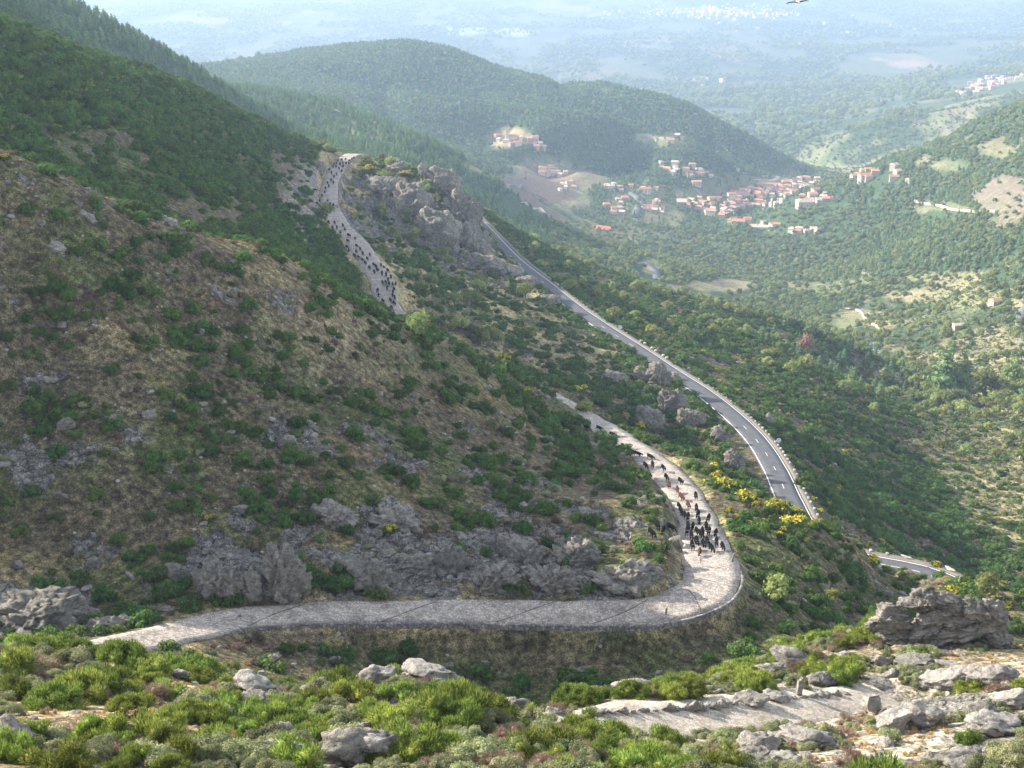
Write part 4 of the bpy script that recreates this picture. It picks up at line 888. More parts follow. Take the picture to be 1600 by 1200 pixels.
for a in [(668,1062,100,36,'long smooth pale slab on the rim above the broad broom bush',1),(588,1074,62,30,'rounded pale boulder left of the long smooth slab on the rim',1),(548,1078,40,24,'grey boulder at the left end of the rim stones',0),
 (397,1095,84,40,'pale cracked rock under the round rim bush',1),(385,1112,74,26,'grey slab lying below the pale cracked rock',0),(407,1062,30,22,'small pale rock on the rim left of the light green bush',1),(280,1062,34,14,'flat pale stone left of the round rim bush',1),
 (433,1192,84,46,'broad broken rock at the bottom of the photo',0),(540,1200,110,52,'large angular grey rock at the bottom, right of the broken rock',0),(15,1178,76,60,'dark smooth boulder cut by the left edge at the bottom',0),(443,1162,50,28,'dark cracked rock above the broken bottom rock',0),(490,1085,58,16,'flat grey rock beside the light green rim bush',0),
 (585,1192,84,56,'craggy pale rock at the bottom centre left',1),(806,1122,48,38,'knobbly pale rock right of the broad broom bush',1),(990,1078,66,26,'cracked pale rock behind the bright bushes of the right foreground',1),(560,1150,40,22,'weathered rock between the broad broom and the bottom',0),
 (1362,1118,62,44,'tilted pale slab throwing a shadow on the pale path',1),(1185,1180,58,54,'upright broken rock at the near side of the pale path',1),(1222,1168,44,34,'blocky rock right of the upright broken rock',1),(1262,1172,70,36,'wedge shaped pale rock with a dark shadow to its right',1),
 (1398,1150,70,66,'tall pale rock face right of the tilted slab',1),(1440,1140,60,56,'second tall pale rock face beside the first',1),(1497,1082,84,44,'massive split pale boulder on the right shoulder',1),(1448,1078,56,26,'low boulder left of the massive split boulder',1),(1492,1052,44,18,'rounded boulder on top behind the split boulder',1),
 (1555,1075,70,40,'pale boulder right of the massive split boulder',1),(1590,1110,60,40,'pale rock ledge at the right edge',1),(1380,1042,26,24,'pointed grey rock above the pale path',0),(1354,1038,28,16,'squarish grey rock left of the pointed rock',0),(1280,1072,38,22,'grey rock right of the standing stone post',0),(1325,1040,40,20,'dark grey rock on the right shoulder',0),
 (1435,1045,54,16,'low brown grey rock under the outcrop',0),(1110,1200,60,26,'row end rock at the bottom edge below the pale path',0),(1170,1202,64,26,'second rock at the bottom edge below the pale path',0),(1230,1202,54,22,'third rock at the bottom edge below the pale path',0),(1510,1205,70,24,'rock cut by the bottom edge on the right',1),
 (1300,1072,24,12,'small stone right of the grey rock by the post',0),(1560,1150,80,36,'pale rocky ledge at the lower right',1),(1540,1130,50,40,'dark cracked ledge above the lower right shrubs',0),(1479,1134,10,14,'small white stone on the right shoulder',1),(1240,1045,60,26,'weathered slab above the bright bushes on the right',0),(1200,1060,50,20,'grey slab left of the weathered slab',0),
 (84,394,32,22,'rounded boulder high on the left of the brown slope',0),(255,348,40,18,'pale stones pile on the crest of the near spur',1),(135,345,34,26,'grey boulder under the crest on the left',0),(60,352,20,12,'small boulder left of the crest boulder',0),(310,522,20,18,'single grey boulder mid slope',0),(182,430,14,12,'small grey boulder under the left crest',0),
 (98,672,34,44,'split upright rock on the left of the brown slope',0),(168,658,38,18,'low rock right of the split upright rock',0),(230,655,30,18,'low grey rock in the middle left of the slope',0),(120,866,28,24,'triangular slab rock above the smooth slab',0),(168,876,22,28,'leaning slab rock right of the triangular slab',0),(146,888,26,26,'grey rock below the leaning slab',0),
 (45,990,150,62,'huge smooth dark slab at the left above the foreground bushes',0),(160,985,56,32,'grey boulder right of the huge smooth slab',0),(135,970,42,24,'rock between the slab and the grass hollow',0),(195,978,36,22,'grey boulder near the left end of the track',0),(238,954,12,12,'pair of white stones in the green hollow',1),
 (430,938,96,84,'large rounded cliff rock above the left part of the track',0),(338,934,74,66,'fractured cliff rock left of the large rounded one',0),(270,908,50,36,'smaller rock left of the fractured cliff rock',0),(385,935,50,60,'narrow cliff rock between the two large cliff rocks',0),(95,780,30,16,'flat stone on the lower left slope',0),
 (580,928,90,50,'sloping slab of rock above the middle of the track',0),(650,890,60,34,'pyramid shaped rock above the middle of the track',0),(980,928,110,44,'long layered rock at the inside of the bend',0),(860,925,90,36,'layered rock left of the inside bend rock',0),(760,925,100,34,'broken rock band above the track',0),(700,900,70,40,'rock rib above the broken rock band',0),(520,820,70,34,'rock rib in the lower slope',0),(540,900,60,40,'rock rib left of the sloping slab',0),
 (810,880,80,46,'bulging rock in the right part of the lower slope',0),(900,885,80,40,'rock band under the bend shrubs',0),(620,830,90,30,'jagged rocks in the middle of the lower slope',0),(1010,905,50,30,'rock at the left of the bend shrub',0)]:
    put_rock(a[0], a[1], a[2], a[3], a[4], bool(a[5]), name='boulder', sink=.3 if a[1] > 1005 else .85)
for a in [(640,335,60,46,'tall grey crag in the middle of the far knob'),(600,300,50,24,'grey rock at the left shoulder of the far knob'),(690,300,56,34,'dark blocky crag on the skyline of the far knob'),(665,278,22,22,'small upright rock on the knob skyline'),(720,350,60,52,'dark cliff face of the far knob above the road'),
 (680,385,70,56,'lower cliff of the far knob'),(740,395,56,46,'cliff block at the right foot of the far knob'),(620,268,30,14,'pale flat rock on top of the far knob'),(620,332,26,26,'sunlit pale rock on the knob flank'),(758,424,58,22,'rock rib hiding the asphalt road below the knob'),(796,430,42,18,'second rock rib beside the asphalt road'),(822,446,34,14,'grey rock at the edge of the road bend'),
 (858,476,32,15,'rock beside the road where it vanishes'),(1030,602,46,32,'dark boulder crag in front of the asphalt road'),(1000,594,30,14,'pale rock left of the dark crag by the road'),(1050,650,46,40,'fractured cliff under the dark crag'),(1015,668,46,34,'grey cliff left of the fractured one'),(1080,668,44,30,'rock step right of the fractured cliff'),(960,600,40,20,'grey rocks on the slope left of the crag'),(1128,694,36,26,'rock ledge on the inner side of the asphalt bend'),(1150,735,36,30,'grey rock on the inner side of the asphalt bend'),
 (1205,668,16,22,'single grey rock behind the guard stones'),(1056,596,22,12,'small rocks at the road edge'),(498,268,20,14,'whitish rock left of the top of the far herd')]:
    put_rock(a[0], a[1], a[2], a[3], a[4], 'pale' in a[4] or 'whitish' in a[4], name='crag', ymin=300, sink=.6)
# boulders set in a row along the far side of the pale path
for i, (px, row, wpx, hpx) in enumerate([(866,1121,26,14),(886,1121,16,14),(912,1121,20,14),(930,1122,24,16),(944,1121,18,17),(956,1121,16,16),(971,1121,20,18),(988,1120,18,15),(1004,1119,18,14),(1022,1118,20,13),(1041,1117,22,18),(1056,1116,18,15),(1070,1116,18,16),(1083,1118,22,24),(1098,1116,20,20),(1114,1113,22,18),(1130,1110,20,18),(1146,1107,26,18),(1176,1108,42,24),(1212,1101,38,20),(1240,1098,18,12),(1254,1097,16,10),(1268,1096,20,11),(1286,1094,22,13),(1304,1092,20,14),(1320,1090,18,10)]):
    put_rock(px, row + 1, wpx * 1.25, hpx * 1.0, 'weathered granite boulder in the low wall along the far edge of the pale path', True, 'boulders of the low wall along the pale path', name='wall_boulder', tilt=.12, sink=.12)
Dr = (ROCK * (YY < 130) * .10 + ROCK * (YY >= 130) * (YY < 850) * .09 + nearspur * .010 + nearspur * .05 * sstep(.1, .5, rn) + fgw * .03 + fgw * rockr * .12 + rflank * (YY < 900) * .003 + flank * .002) * offroad * _hv
D['rock'] = Dr; SIZE['rock'] = (.25, 1.5)
x, y, z, s_, vis = scatter('rock'); s_ = s_ * np.where(y < 130, .55, 1.0) * np.where(y > 450, 1.5, 1)
app = s_ / y; app[~vis] = 0; pxx, prr, _ = to_px(x, y, z); app[(pxx < 0) | (pxx > 1600) | (prr < 0) | (prr > 1210)] = 0
o_ = np.argsort(-app); top = o_[:190]; top = top[app[top] > 0]
for i in top:
    fgz = y[i] < 130; ms = RM['pale_rock' if fgz and random.random() < .7 else 'rock']; o = link('rock', random.choice(ms)); o.location = (x[i], y[i], z[i] + s_[i] * .12); o.scale = [s_[i] * random.uniform(.7, 1.3), s_[i] * random.uniform(.7, 1.2), s_[i] * random.uniform(.6, 1.1)]
    o.rotation_euler = (random.uniform(-.3, .3), random.uniform(-.3, .3), random.uniform(0, 6.3)); zn = zone_of(pxx[i], prr[i], y[i])
    tag(o, 'weathered grey rock ' + WHERE[zn], 'rock', 'weathered grey rocks ' + WHERE[zn])
rest = np.setdiff1d(np.arange(len(x)), top)
stuff_points('scattered_stones', [bpy.data.objects.new('stone', m_) for m_ in SMALL], x[rest], y[rest], z[rest], s_[rest] * .8, 'small grey stones strewn over the slopes and the foreground')
D['rock'] = (nearspur * .16 * sstep(-.1, .4, rn) + ROCK * .25 * (YY < 700) + fgw * .9) * offroad * _hv; SIZE['rock'] = (.08, .34)
x, y, z, s_, vis = scatter('rock')
stuff_points('rubble', [bpy.data.objects.new('stone', m_) for m_ in SMALL], x, y, z, s_, 'fine pale rubble lying between the shrubs')
# the layered outcrop on the right shoulder: tilted slabs grown together
def outcrop():
    x0, y0, z0 = hit(1462, 1005); d = to_px(x0, y0, z0)[2]; k = d / FPX; V = []; F = []; nv = 0
    #      dx px, up px, width, height, depth, tilt, seed
    for (dx, up, w_, h_, dp, ti, sd) in [(-72,52,58,26,40,-.05,1),(-74,34,66,30,50,-.1,2),(-40,70,64,12,36,.02,3),(-62,14,60,26,50,-.15,4),(-18,74,50,34,44,.25,5),(20,72,70,26,50,.28,6),(60,62,74,34,56,.2,7),(84,50,50,40,50,.3,8),
        (0,50,80,22,50,-.35,9),(36,44,110,26,60,-.22,10),(80,34,64,44,60,.1,11),(-12,26,90,22,56,-.4,12),(40,20,120,34,64,-.15,13),(92,10,60,34,56,.25,14),(0,2,90,26,60,-.3,15),(60,-6,110,26,60,.05,16),(-40,0,40,20,40,-.3,17),(108,-8,44,24,40,.3,18)]:
        v, f = jag_arrays(300 + sd, sub=5, flat=1, amp=.15, k=2.7)
        v = v * np.array([w_ / 2 * 1.05, dp / 2, h_ / 2 * 1.25]) * k; c, s = math.cos(-ti), math.sin(-ti); v = np.c_[v[:, 0] * c - v[:, 2] * s, v[:, 1], v[:, 0] * s + v[:, 2] * c]
        V.append(v + np.array([dx * k, (up * .15 + 12) * k, up * k * .92])); F.append(f + nv); nv += len(v)
    o = link('rock_outcrop', mesh_np('rock_outcrop', np.concatenate(V), np.concatenate(F), M_ROCK)); o.location = (x0, y0, z0 - .3)
    tag(o, 'big layered granite outcrop of tilted slabs on the right shoulder', 'rock outcrop')
outcrop()

# ------------------------------------------------------------------ walls, posts, guard stones, signs
def wall_along(name, L, i0, i1, off, width, up, down, m, label, cat='wall'):
    seg = L[i0:i1]; rows = []
    n = len(seg); jig = np.random.default_rng(3).uniform(-.06, .06, n)
    if off == 'track': off = -(track_hw(aT[i0:i1]) + .12); width = -width
    elif off < 0: width = -width
    a = offset_line(seg, off); b = offset_line(seg, off + width); prof = [(a, -down), (a, up), (b, up), (b, -down)]
    for q, dz in prof: q = q.copy(); q[:, 2] += dz + (jig if dz > 0 else 0); rows.append(q)
    F = []
    for j in range(3):
        i = np.arange(n - 1); F.append(np.stack([j*n+i, j*n+i+1, (j+1)*n+i+1, (j+1)*n+i], -1))
    F.append(np.array([[0, n, 2*n, 3*n], [n-1, 2*n-1, 3*n-1, 4*n-1]]))
    return tag(link(name, mesh_np(name, np.concatenate(rows), np.concatenate(F), m)), label, cat)
aT = arc_of(TRK)
def iT(px, row): return int(((TRK[:, 0] - hit(px, row, 130)[0]) ** 2 + (TRK[:, 1] - hit(px, row, 130)[1]) ** 2).argmin())
wall_along('retaining_wall', TRK, iT(330, 978), iT(1126, 885), 'track', .5, .06, 2.0, M_WALLST, 'dark dry stone retaining wall under the outer edge of the stone track')
ia, ib = sorted((iT(553, 372), iT(520, 275))); wall_along('retaining_wall', TRK, ia, ib, 'track', .5, .06, 2.6, M_WALLST, 'stone retaining wall along the stepped far stretch of the track')
def iR(px, row): return int(((RD[:, 0] - hit(px, row, 240)[0]) ** 2 + (RD[:, 1] - hit(px, row, 240)[1]) ** 2).argmin())
M_BLOCK = rock_mat('whitish_guard_stone', (.30, .29, .27), (.42, .40, .37), (.54, .52, .48))
wall_along('parapet_wall', RD, iR(729, 330), iR(870, 458), 5.3, .4, .45, 1.2, M_ROCKP, 'low pale parapet wall along the outer edge of the upper asphalt road')
blk = rock_mesh('guard_stone', 401, M_BLOCK, sub=3, flat=.95, cuts=16, rough=.03)
def guard(i, w_, h_, l_, label, group):
    p = offset_line(RD[max(i-1, 0):i+2], 5.4)[1]; t = RD[i+1] - RD[i-1]; o = link('guard_stone', blk); o.location = (p[0], p[1], p[2] + h_ * .35); o.scale = (l_, w_, h_)
    o.rotation_euler.z = math.atan2(t[1], t[0]); return tag(o, label, 'guard stone', group)
aR = arc_of(RD)
def span(p0, p1, step, w_, h_, l_, label, group):
    s0, s1 = sorted((aR[iR(*p0)], aR[iR(*p1)])); s = s0
    while s < s1: guard(int(np.clip(np.abs(aR - s).argmin(), 1, len(RD) - 2)), w_ * 1.35 * random.uniform(.85, 1.15), h_ * 1.35 * random.uniform(.85, 1.15), l_ * 1.3 * random.uniform(.9, 1.1), label, group); s += step
span((1190, 668), (1290, 845), 4.6, .42, .42, .6, 'whitish squat guard stone along the outer edge of the asphalt bend', 'guard stones along the asphalt bend')
span((1060, 600), (1180, 660), 4.6, .36, .36, .5, 'small pale guard stone between the dark crag and the asphalt bend', 'guard stones above the asphalt bend')
span((985, 538), (1022, 566), 5.5, .75, .75, .8, 'large white guard block at the road beside the dark crag', 'white guard blocks beside the dark crag')
span((1405, 880), (1540, 930), 8.0, .45, .42, 1.9, 'long white guard block along the lower stretch of the asphalt road', 'long guard blocks of the lower road stretch')
span((880, 468), (975, 528), 6.0, .36, .36, .5, 'small pale guard stone at the narrow middle stretch of the road', 'guard stones of the middle road stretch')
def slab_post(px, row, hpx, label, lean=0.0, wr=.17, tap=.75, m=M_ROCKP):
    x, y, z = hit(px, row); d = to_px(x, y, z)[2]; h = hpx * d / FPX * 1.06; w_ = h * wr
    bm = bmesh.new(); bmesh.ops.create_cube(bm, size=1); bmesh.ops.subdivide_edges(bm, edges=bm.edges, cuts=4, use_grid_fill=True)
    for v in bm.verts:
        t = v.co.z + .5; f = 1 - (1 - tap) * t; q = mnoise.noise(v.co * 4 + Vector((px, 0, 0))) * .12
        v.co = Vector((v.co.x * w_ * (f + q), v.co.y * w_ * .6 * (f + q), (t * (1 + .06 * math.sin(v.co.x * 5))) * h - .2))
    me = bpy.data.meshes.new('stone_post'); bm.to_mesh(me); bm.free(); me.materials.append(m)
    o = link('stone_post', me); o.location = (x, y, z); o.rotation_euler = (0, lean, .3); return tag(o, label, 'stone post')
slab_post(1143, 880, 19, 'leaning pale granite post on the outer edge beside the near herd', .22)
slab_post(1040, 962, 16, 'short grey granite post on the wall at the track bend', .06, .22)
slab_post(1247, 1091, 38, 'tall square granite post standing at the pale path', .05, .24, .85)
slab_post(874, 636, 13, 'small stone post where the track comes over the crest', 0, .3)
slab_post(527, 326, 7, 'tiny white post on the outer edge of the stepped far track', 0, .3)
slab_post(1498, 915, 17, 'thin white marker post beside the lower road stretch', 0, .16)
slab_post(1566, 945, 20, 'white marker post behind the round tree by the outcrop', 0, .16)
slab_post(375, 966, 9, 'short whitish stone at the inner edge of the track on the left', 0, .6)
M_METAL, _n, _b = mat('galvanised_steel', .5, .4); _b.inputs['Base Color'].default_value = (.35, .36, .37, 1)
M_WHITE, _n, _b = mat('white_sign_face', .5, .3); _b.inputs['Base Color'].default_value = (.80, .80, .78, 1)
M_RED, _n, _b = mat('red_sign_rim', .5, .3); _b.inputs['Base Color'].default_value = (.60, .05, .04, 1)
M_GREY, _n, _b = mat('grey_sign_spot', .5, .3); _b.inputs['Base Color'].default_value = (.30, .30, .31, 1)
def disc(name, r, dz, y, m, n=24, parent=None, tri=False, thick=.05):
    k = 3 if tri else n; V = []; F = []
    for yy in (y, y + thick):
        for i in range(k): a = 2*math.pi*i/k + (math.pi/2 if tri else 0); V.append((r*math.cos(a), yy, dz + r*math.sin(a)))
    me = bpy.data.meshes.new(name); me.from_pydata(V, [], [tuple(range(k)), tuple(range(2*k-1, k-1, -1))] + [(i, (i+1) % k, k+(i+1) % k, k+i) for i in range(k)]); me.materials.append(m); return link(name, me, parent)
def sign(px, row, hpx, rpx, label, tri=False):
    x, y, z = hit(px, row); d = to_px(x, y, z)[2]; h = hpx * d / FPX; r = rpx * d / FPX
    e = bpy.data.objects.new('road_sign', None); C.objects.link(e); e.location = (x, y, z); tag(e, label, 'road sign')
    V = []; F = []; tube(V, F, (0, 0, -.4), (0, 0, h), .06, .06, 8); link('pole', mesh_np('pole', V, F, M_METAL, True), e)
    dsk = disc('disc', r, h, -.14, M_RED if tri else M_WHITE, parent=e, tri=tri)
    disc('sign_face', r * .62, h, -.17, M_WHITE if tri else M_GREY, parent=dsk, tri=tri, thick=.02)
    if not tri: disc('sign_face', r * .38, h, -.19, M_WHITE, parent=dsk, thick=.015)
sign(1216, 697, 10, 3.6, 'round white road sign behind the guard stones of the bend')
sign(969, 518, 7, 3.0, 'round white road sign on the slope edge above the dark crag')
sign(1444, 882, 8, 3.2, 'small red and white triangular sign beyond the lower road stretch', True)
# short metal rail at the outer edge of the road above the bend
e = bpy.data.objects.new('guard_rail', None); C.objects.link(e); p0 = np.array(hit(1165, 650)); p1 = np.array(hit(1195, 659)); tag(e, 'short pale guard rail ending above the asphalt bend', 'guard rail'); e.location = p0; dv = p1 - p0; dv[2] = H(*p1[:2]) - H(*p0[:2])
V = []; F = []; tube(V, F, (0, 0, 1.1), dv + [0, 0, 1.1], .16, .16, 6); link('rail', mesh_np('rail', V, F, M_BLOCK), e)
for t in (0.02, .5, .98): V = []; F = []; tube(V, F, dv * t + [0, 0, -.4], dv * t + [0, 0, 1.1], .12, .12, 6); link('post', mesh_np('post', V, F, M_BLOCK), e)

# ------------------------------------------------------------------ cattle
def coat(name, c):
    m, nt, b = mat(name, .9, .04); k = ramp(nt, [(0.35, tuple(v * .8 for v in c)), (0.65, tuple(v * 1.25 for v in c))], noise_n(nt, 3, 3, .6, N(nt, 'ShaderNodeTexCoord').outputs['Object'])); nt.links.new(k, b.inputs['Base Color']); return m
COATS = {'black': coat('black_coat', (.0045, .0045, .0055)), 'brown': coat('brown_coat', (.075, .026, .014)), 'dark brown': coat('dark_brown_coat', (.055, .028, .018)), 'cream': coat('cream_coat', (.52, .43, .32))}
M_HORN, _n, _b = mat('horn', .5, .3); _b.inputs['Base Color'].default_value = (.40, .34, .25, 1)
def skin_mesh(name, nodes, edges, m, sub=1, root=0):
    me = bpy.data.meshes.new(name + '_skel'); me.from_pydata([n[:3] for n in nodes], edges, []); o = bpy.data.objects.new(name + '_skel', me); C.objects.link(o)
    md = o.modifiers.new('skin', 'SKIN'); md.use_smooth_shade = True; sb = o.modifiers.new('sub', 'SUBSURF'); sb.levels = sub; sb.render_levels = sub
    for i, n in enumerate(nodes):
        r = n[3]; sv = me.skin_vertices[0].data[i]; sv.radius = (r, r) if np.isscalar(r) else r; sv.use_root = i == root
    dg = bpy.context.evaluated_depsgraph_get(); out = bpy.data.meshes.new_from_object(o.evaluated_get(dg)); out.name = name; bpy.data.objects.remove(o)
    out.materials.clear(); out.materials.append(m)
    for p in out.polygons: p.use_smooth = True
    return out
def cow_skel(pose):
    """faces -y, feet on z=0, about 2.3 m long and 1.4 m tall; each leg gets its own stride"""
    g = {0: (.22, -.18, -.20, .22), 1: (-.20, .20, .20, -.20), 2: (.10, -.06, -.10, .12), 3: (.05, .02, -.04, .03)}[pose]; hd = {0: (-1.45, 1.18), 1: (-1.45, 1.05), 2: (-1.40, .80), 3: (-1.38, 1.32)}[pose]
    n = []; e = []
    def a(*p, to=None):
        n.append(p); i = len(n) - 1
        if to is not None: e.append((to, i))
        return i
    hip = a(0, .72, 1.05, (.27, .27)); bel = a(0, .15, .98, (.33, .35), to=hip); ch = a(0, -.45, 1.00, (.30, .36), to=bel); sh = a(0, -.78, 1.12, (.20, .27), to=ch)
    nk = a(0, -1.05, 1.12 + (hd[1] - 1.1) * .5, (.13, .19), to=sh); hb = a(0, hd[0] + .12, hd[1] + .03, (.12, .13), to=nk); mz = a(0, hd[0] - .16, hd[1] - .22, (.085, .085), to=hb); a(0, hd[0] - .22, hd[1] - .29, (.07, .06), to=mz)
    for s in (-1, 1):
        a(s * .20, hd[0] + .16, hd[1] + .06, .035, to=hb)   # ear
    rump = a(0, .98, 1.08, (.17, .18), to=hip); t1 = a(0, 1.10, .98, .04, to=rump); t2 = a(0, 1.13, .55, .03, to=t1); a(0, 1.12, .42, .05, to=t2)
    for k, s in ((0, -1), (1, 1)):
        st = g[k]; up = a(s * .19, -.58, .72, (.12, .13), to=ch); kn = a(s * .19, -.60 - st * .45, .40, .062, to=up); fo = a(s * .19, -.58 - st, .10, .045, to=kn); a(s * .19, -.62 - st, .02, .058, to=fo)
    for k, s in ((2, -1), (3, 1)):
        st = g[k]; up = a(s * .19, .70, .72, (.14, .17), to=hip); kn = a(s * .20, .60 - st * .3, .60, (.10, .11), to=up); hk = a(s * .19, .86 - st * .8, .38, .06, to=kn); fo = a(s * .19, .80 - st, .10, .045, to=hk); a(s * .19, .76 - st, .02, .058, to=fo)
    return n, e, hd
COWM = {}; HORN = {}
for pose in range(4):
    n_, e_, hd = cow_skel(pose); base = skin_mesh('body', n_, e_, COATS['black'])
    for c in COATS: q = base.copy(); q.materials[0] = COATS[c]; COWM[(pose, c)] = q
    for s in (-1, 1):
        V = []; F = []
        b0 = np.array((s * .08, hd[0] + .12, hd[1] + .13)); b1 = b0 + [s * .22, -.02, .06]; b2 = b1 + [s * .06, -.10, .17]
        tube(V, F, b0, b1, .035, .028, 6); tube(V, F, b1, b2, .028, .006, 6)
        HORN.setdefault(pose, []).append(mesh_np('horn', V, F, M_HORN, True))
def track_near(x, y):
    D_ = (TRK[:, 0] - x) ** 2 + (TRK[:, 1] - y) ** 2; i = int(D_.argmin()); j = max(1, min(len(TRK) - 2, i)); t = TRK[j - 1] - TRK[j + 1]; return math.sqrt(D_[i]), TRK[i, 2], t
def cow(px, row, c, label, group=None, turn=0.0, scale=1.0, calf=False, pose=None, name='cow'):
    x, y, z = hit(px, row, 130); dd, tz, t = track_near(x, y)
    if dd < 3.9: z = max(tz, z)
    ang = math.atan2(t[1], t[0]) + math.pi / 2 + turn + random.uniform(-.22, .22)
    e = bpy.data.objects.new(name, None); C.objects.link(e); e.location = (x, y, z + .005); e.rotation_euler.z = ang; s = 1.04 * scale * random.uniform(.93, 1.07); e.scale = (s, s, s)
    pose = random.randrange(4) if pose is None else pose; link('body', COWM[(pose, c)], e)
    for hm in ([] if calf else HORN[pose]): link('horn', hm, e)
    return tag(e, label, 'cow', group)
G1 = 'black cattle of the near herd'
NEAR = [(1061,796),(1064,806),(1070,812),(1074.5,816),(1088,798),(1090,809),(1092,820),(1082,827),(1106,818),(1103,830),(1075,829),(1073,838),(1080,845),(1089,839),(1087,850),(1097.5,836),(1095.5,845),(1099,856),(1107,839),(1105,851),(1118,838),(1119,854),(1081.5,860),(1089,851)]
for p in NEAR: cow(p[0], p[1] + 1, 'black', 'black horned cow walking in the tight near herd above the bend', G1)
for p, c, l in [((1129,859),'black','black cow at the outer edge of the track, nearest the leaning post'),((1111.5,863),'black','black cow walking lowest in the middle of the track in the near herd'),((1093,869),'dark brown','dark brown cow at the head of the near herd just behind the drover'),((1075,798),'brown','reddish brown cow in front of the tight near herd\'s rear line'),
   ((1087,781),'black','black cow alone at the right above the near herd'),((1064.5,782),'brown','brown cow walking behind another brown cow above the near herd'),((1058,771),'brown','reddish cow, middle of the three brown ones'),((1045,763),'brown','uppermost of the brown cows, close behind a black one'),((1063,757),'black','black cow on the right of the three brown cows'),((1041,752),'black','black cow right behind the uppermost brown cow'),
   ((1036,738),'black','black cow walking alone in the middle of the pale track'),((1014.5,746),'black','black cow at the left edge of the track below the small cluster'),((1016,718),'black','rear black cow of the small cluster on the track'),((1019.5,730),'black','front black cow of the small cluster on the track'),((1008.5,731),'black','black cow at the left edge beside the small cluster'),
   ((987,713),'black','black cow half hidden behind a bush at the left edge of the track'),((997,714),'black','black cow right of the one behind the bush'),((957,682),'black','black cow seen from the side, second of the upper pair'),((936,675),'black','black cow seen from the side, first of the upper pair'),((915,671),'black','last black cow, partly hidden by the slope near the crest')]:
    cow(p[0], p[1] + 1, c, l, turn=.5 if p[1] < 720 else 0)
for p, c, l in [((1027,826),'black','uppermost black cow grazing left of the track'),((1036,833),'black','middle black cow off the left side of the track'),((1048,829),'black','black cow off the track nearest to the near herd'),((1018,838),'black','black cow farthest left of the near herd, head down')]:
    cow(p[0], p[1] + 1, c, l, turn=random.uniform(-.6, .8), pose=2)
cow(1054, 850, 'cream', 'cream coloured cow beside the black cows left of the track', turn=-.9, scale=1.1, pose=1)
FARC = [(563,393),(574,408),(590,426),(611,436),(605,454),(617,470),(543.5,380),(557.5,388),(542,389),(545,394.5),(557,397),(554,402.5),(567,400),(578,402),(560.5,406),(566.5,410),(571,415),(577.5,422.5),(584,417),(587.5,420),(585,428.5),(606,426),(597,431),(603.5,433),(606.5,441),(598,446),(603,446),(608,447),(613.5,449),(618,447),(616,456),(614,460),(614,466),(590,458),(591.5,465),(610.5,473),(616,478),(598.5,474),(601,482),(612,486),(593.5,487),(600.5,492),(609,495)]
for p in FARC: cow(p[0], p[1], 'black', 'black cow in the lower half of the far herd before the track vanishes', 'black cattle in the lower half of the far herd', scale=1.18)
for p, l in [((555,376),'lone reddish brown cow at the right edge in the middle of the far herd'),((595.5,418),'left one of two brown cows in the crowded part of the far herd'),((600,421),'right one of two brown cows in the crowded part of the far herd')]: cow(p[0], p[1], 'brown', l)
TOPC = [(514,294),(503,309),(516,322),(510,340),(523,352),(539,362),(545,372),(532,259),(520.5,263.5),(514.7,268),(518,273),(536,263.5),(530,266),(534,270),(526,275),(522,279),(517.4,284.7),(521,288),(512,289),(508.7,297),(507.6,303.6),(499.5,316.7),(496,321),(499.5,325),(512,316.7),(508.7,322),(521,324),(509,327.5),(505.5,334),(513.6,351),(519.5,358),(526.6,359),(536,356),(532,367)]
for p in TOPC: cow(p[0], p[1], 'black', 'black cow on the stepped upper stretch of the far track', 'black cattle on the stepped upper stretch', scale=1.22)
cow(492, 299, 'black', 'black cow on the gravel left of the stepped track', turn=1.2); cow(487.6, 348, 'black', 'black cow farthest left on the gravel beside the far track', turn=.5)
for p in [(526,256),(531,257),(536,256),(541,256),(546,252),(550,249),(545,256),(528,252),(534,251),(540,250),(553,247),(522,258),(525,261)]:
    cow(p[0], p[1] + 2, 'black', 'black cow in the dense cluster where the far track comes over the top', 'cattle in the dense cluster at the top', scale=1.22)

